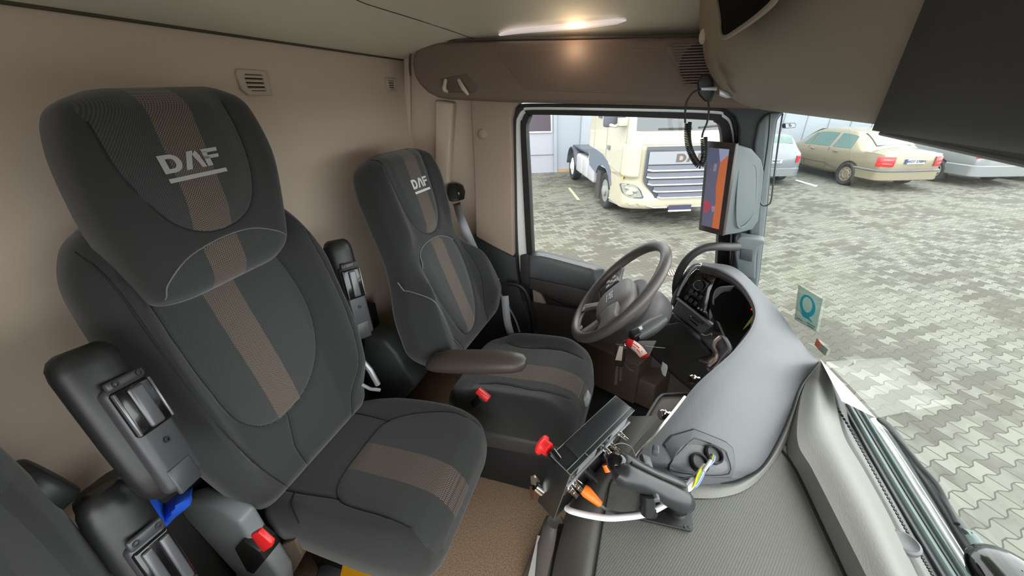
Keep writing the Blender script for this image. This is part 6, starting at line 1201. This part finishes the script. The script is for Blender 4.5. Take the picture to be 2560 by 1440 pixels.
# silver estate behind the pillar
EST = [(0.0, .38, .85, .9, .70, .55), (.04, .28, .92, 1.05, .82, .62), (.10, .26, .95, 1.22, .86, .60), (.28, .26, .95, 1.42, .87, .57), (.6, .26, .95, 1.47, .87, .57), (1.5, .24, .94, 1.48, .87, .57), (2.4, .24, .92, 1.44, .87, .57), (2.9, .24, .91, 1.30, .87, .58), (3.35, .24, .90, 1.0, .87, .66), (4.2, .26, .78, .82, .80, .6), (4.45, .3, .65, .68, .70, .5), (4.5, .36, .56, .58, .6, .4)]
cr0 = W(1985, 462, z=0)+np.array([0, 0, 0]); k2 = 1.05; f2 = nrm((-.24, .97, 0)); l2 = np.array([-f2[1], f2[0], 0]); c2 = cr0+k2*(l2*.84)
car('silver estate car half hidden behind the windscreen pillar', c2, f2, k2, EST, SILV, dict(side=[(.45, 1.5, .1, 0), (1.6, 2.5, 0, 0)], end=[(.09, .26)]), GL, ((.85, 3.4), RIMM, 5),
    dict(wrap=[('tail_light', 12, 22, .66, .88, .03, TL_), ('rear_bumper', 4, 33, .26, .52, .06, SILV)], plate=(-.0, .72, 'LL 5451C', -.025), badge=[(-.2, .92, .02)]))
# light silver saloon right of the gold one
mw = W(2326, 452, z=0); k3 = 1.12; f3 = nrm((-.30, .954, 0)); l3 = np.array([-f3[1], f3[0], 0]); c3 = mw-k3*(f3*.98+l3*.86)
car('light silver saloon with five-spoke wheels right of the gold car', c3, f3, k3, SED, LSIL, dict(side=[(1.1, 1.8, .15, 0), (1.9, 2.6, 0, 0)], end=[(.66, 1.22), (2.75, 3.3)]), GL, ((.98, 3.5), M('light_alloy', (200, 203, 206), .3, .5), 5),
    dict(wrap=[('tail_light', 12, 28, .76, .90, .02, TL_), ('rear_bumper', 0, 33, .28, .58, .04, LSIL)], badge=[(0, .9, .01)]))
lw = W(2515, 447, z=0); c4 = lw-k3*(f3*.98+l3*.86)
car('silver car farthest to the right mostly hidden by the sun visor', c4, f3, k3, SED, SILV, dict(side=[(1.1, 1.8, .15, 0), (1.9, 2.6, 0, 0)], end=[(.66, 1.22), (2.75, 3.3)]), GL, ((.98, 3.5), M('dark_alloy', (90, 90, 94), .4, .4), 5),
    dict(wrap=[('tail_light', 12, 26, .72, .90, .02, TL_), ('rear_bumper', 0, 33, .28, .58, .04, SILV)]))
# small rated marking on the windscreen
mk = thing('windscreen_marking', gl(1974, 316), 'small rounded marking with the number 90 at the top left of the windscreen', 'marking')
q = [gl(1955, 309), gl(1991, 307), gl(1992, 319), gl(1956, 321)]; mid_ = lambda u, v, o=0: (q[0]*(1-u)+q[1]*u)*(1-v)+(q[3]*(1-u)+q[2]*u)*v+np.array([-o, 0, 0])
b = MB(); b.tube([mid_(u, v, .001) for u, v in ((.1, 0), (.9, 0), (1, .5), (.9, 1), (.1, 1), (0, .5))], .0006, 6, closed=True); b.add([mid_(u, v, .001) for u, v in ((.03, .1), (.28, .05), (.28, .95), (.03, .9))], [(0, 1, 2, 3)]); build('outline', b, M('grey_print', (95, 98, 105), .5), mk)
b = MB(); put_text(b, '90-', .014, mid_(.6, .5, .001), q[1]-q[0], q[0]-q[3], .0004); build('number', b, M('grey_print', (95, 98, 105), .5), mk)
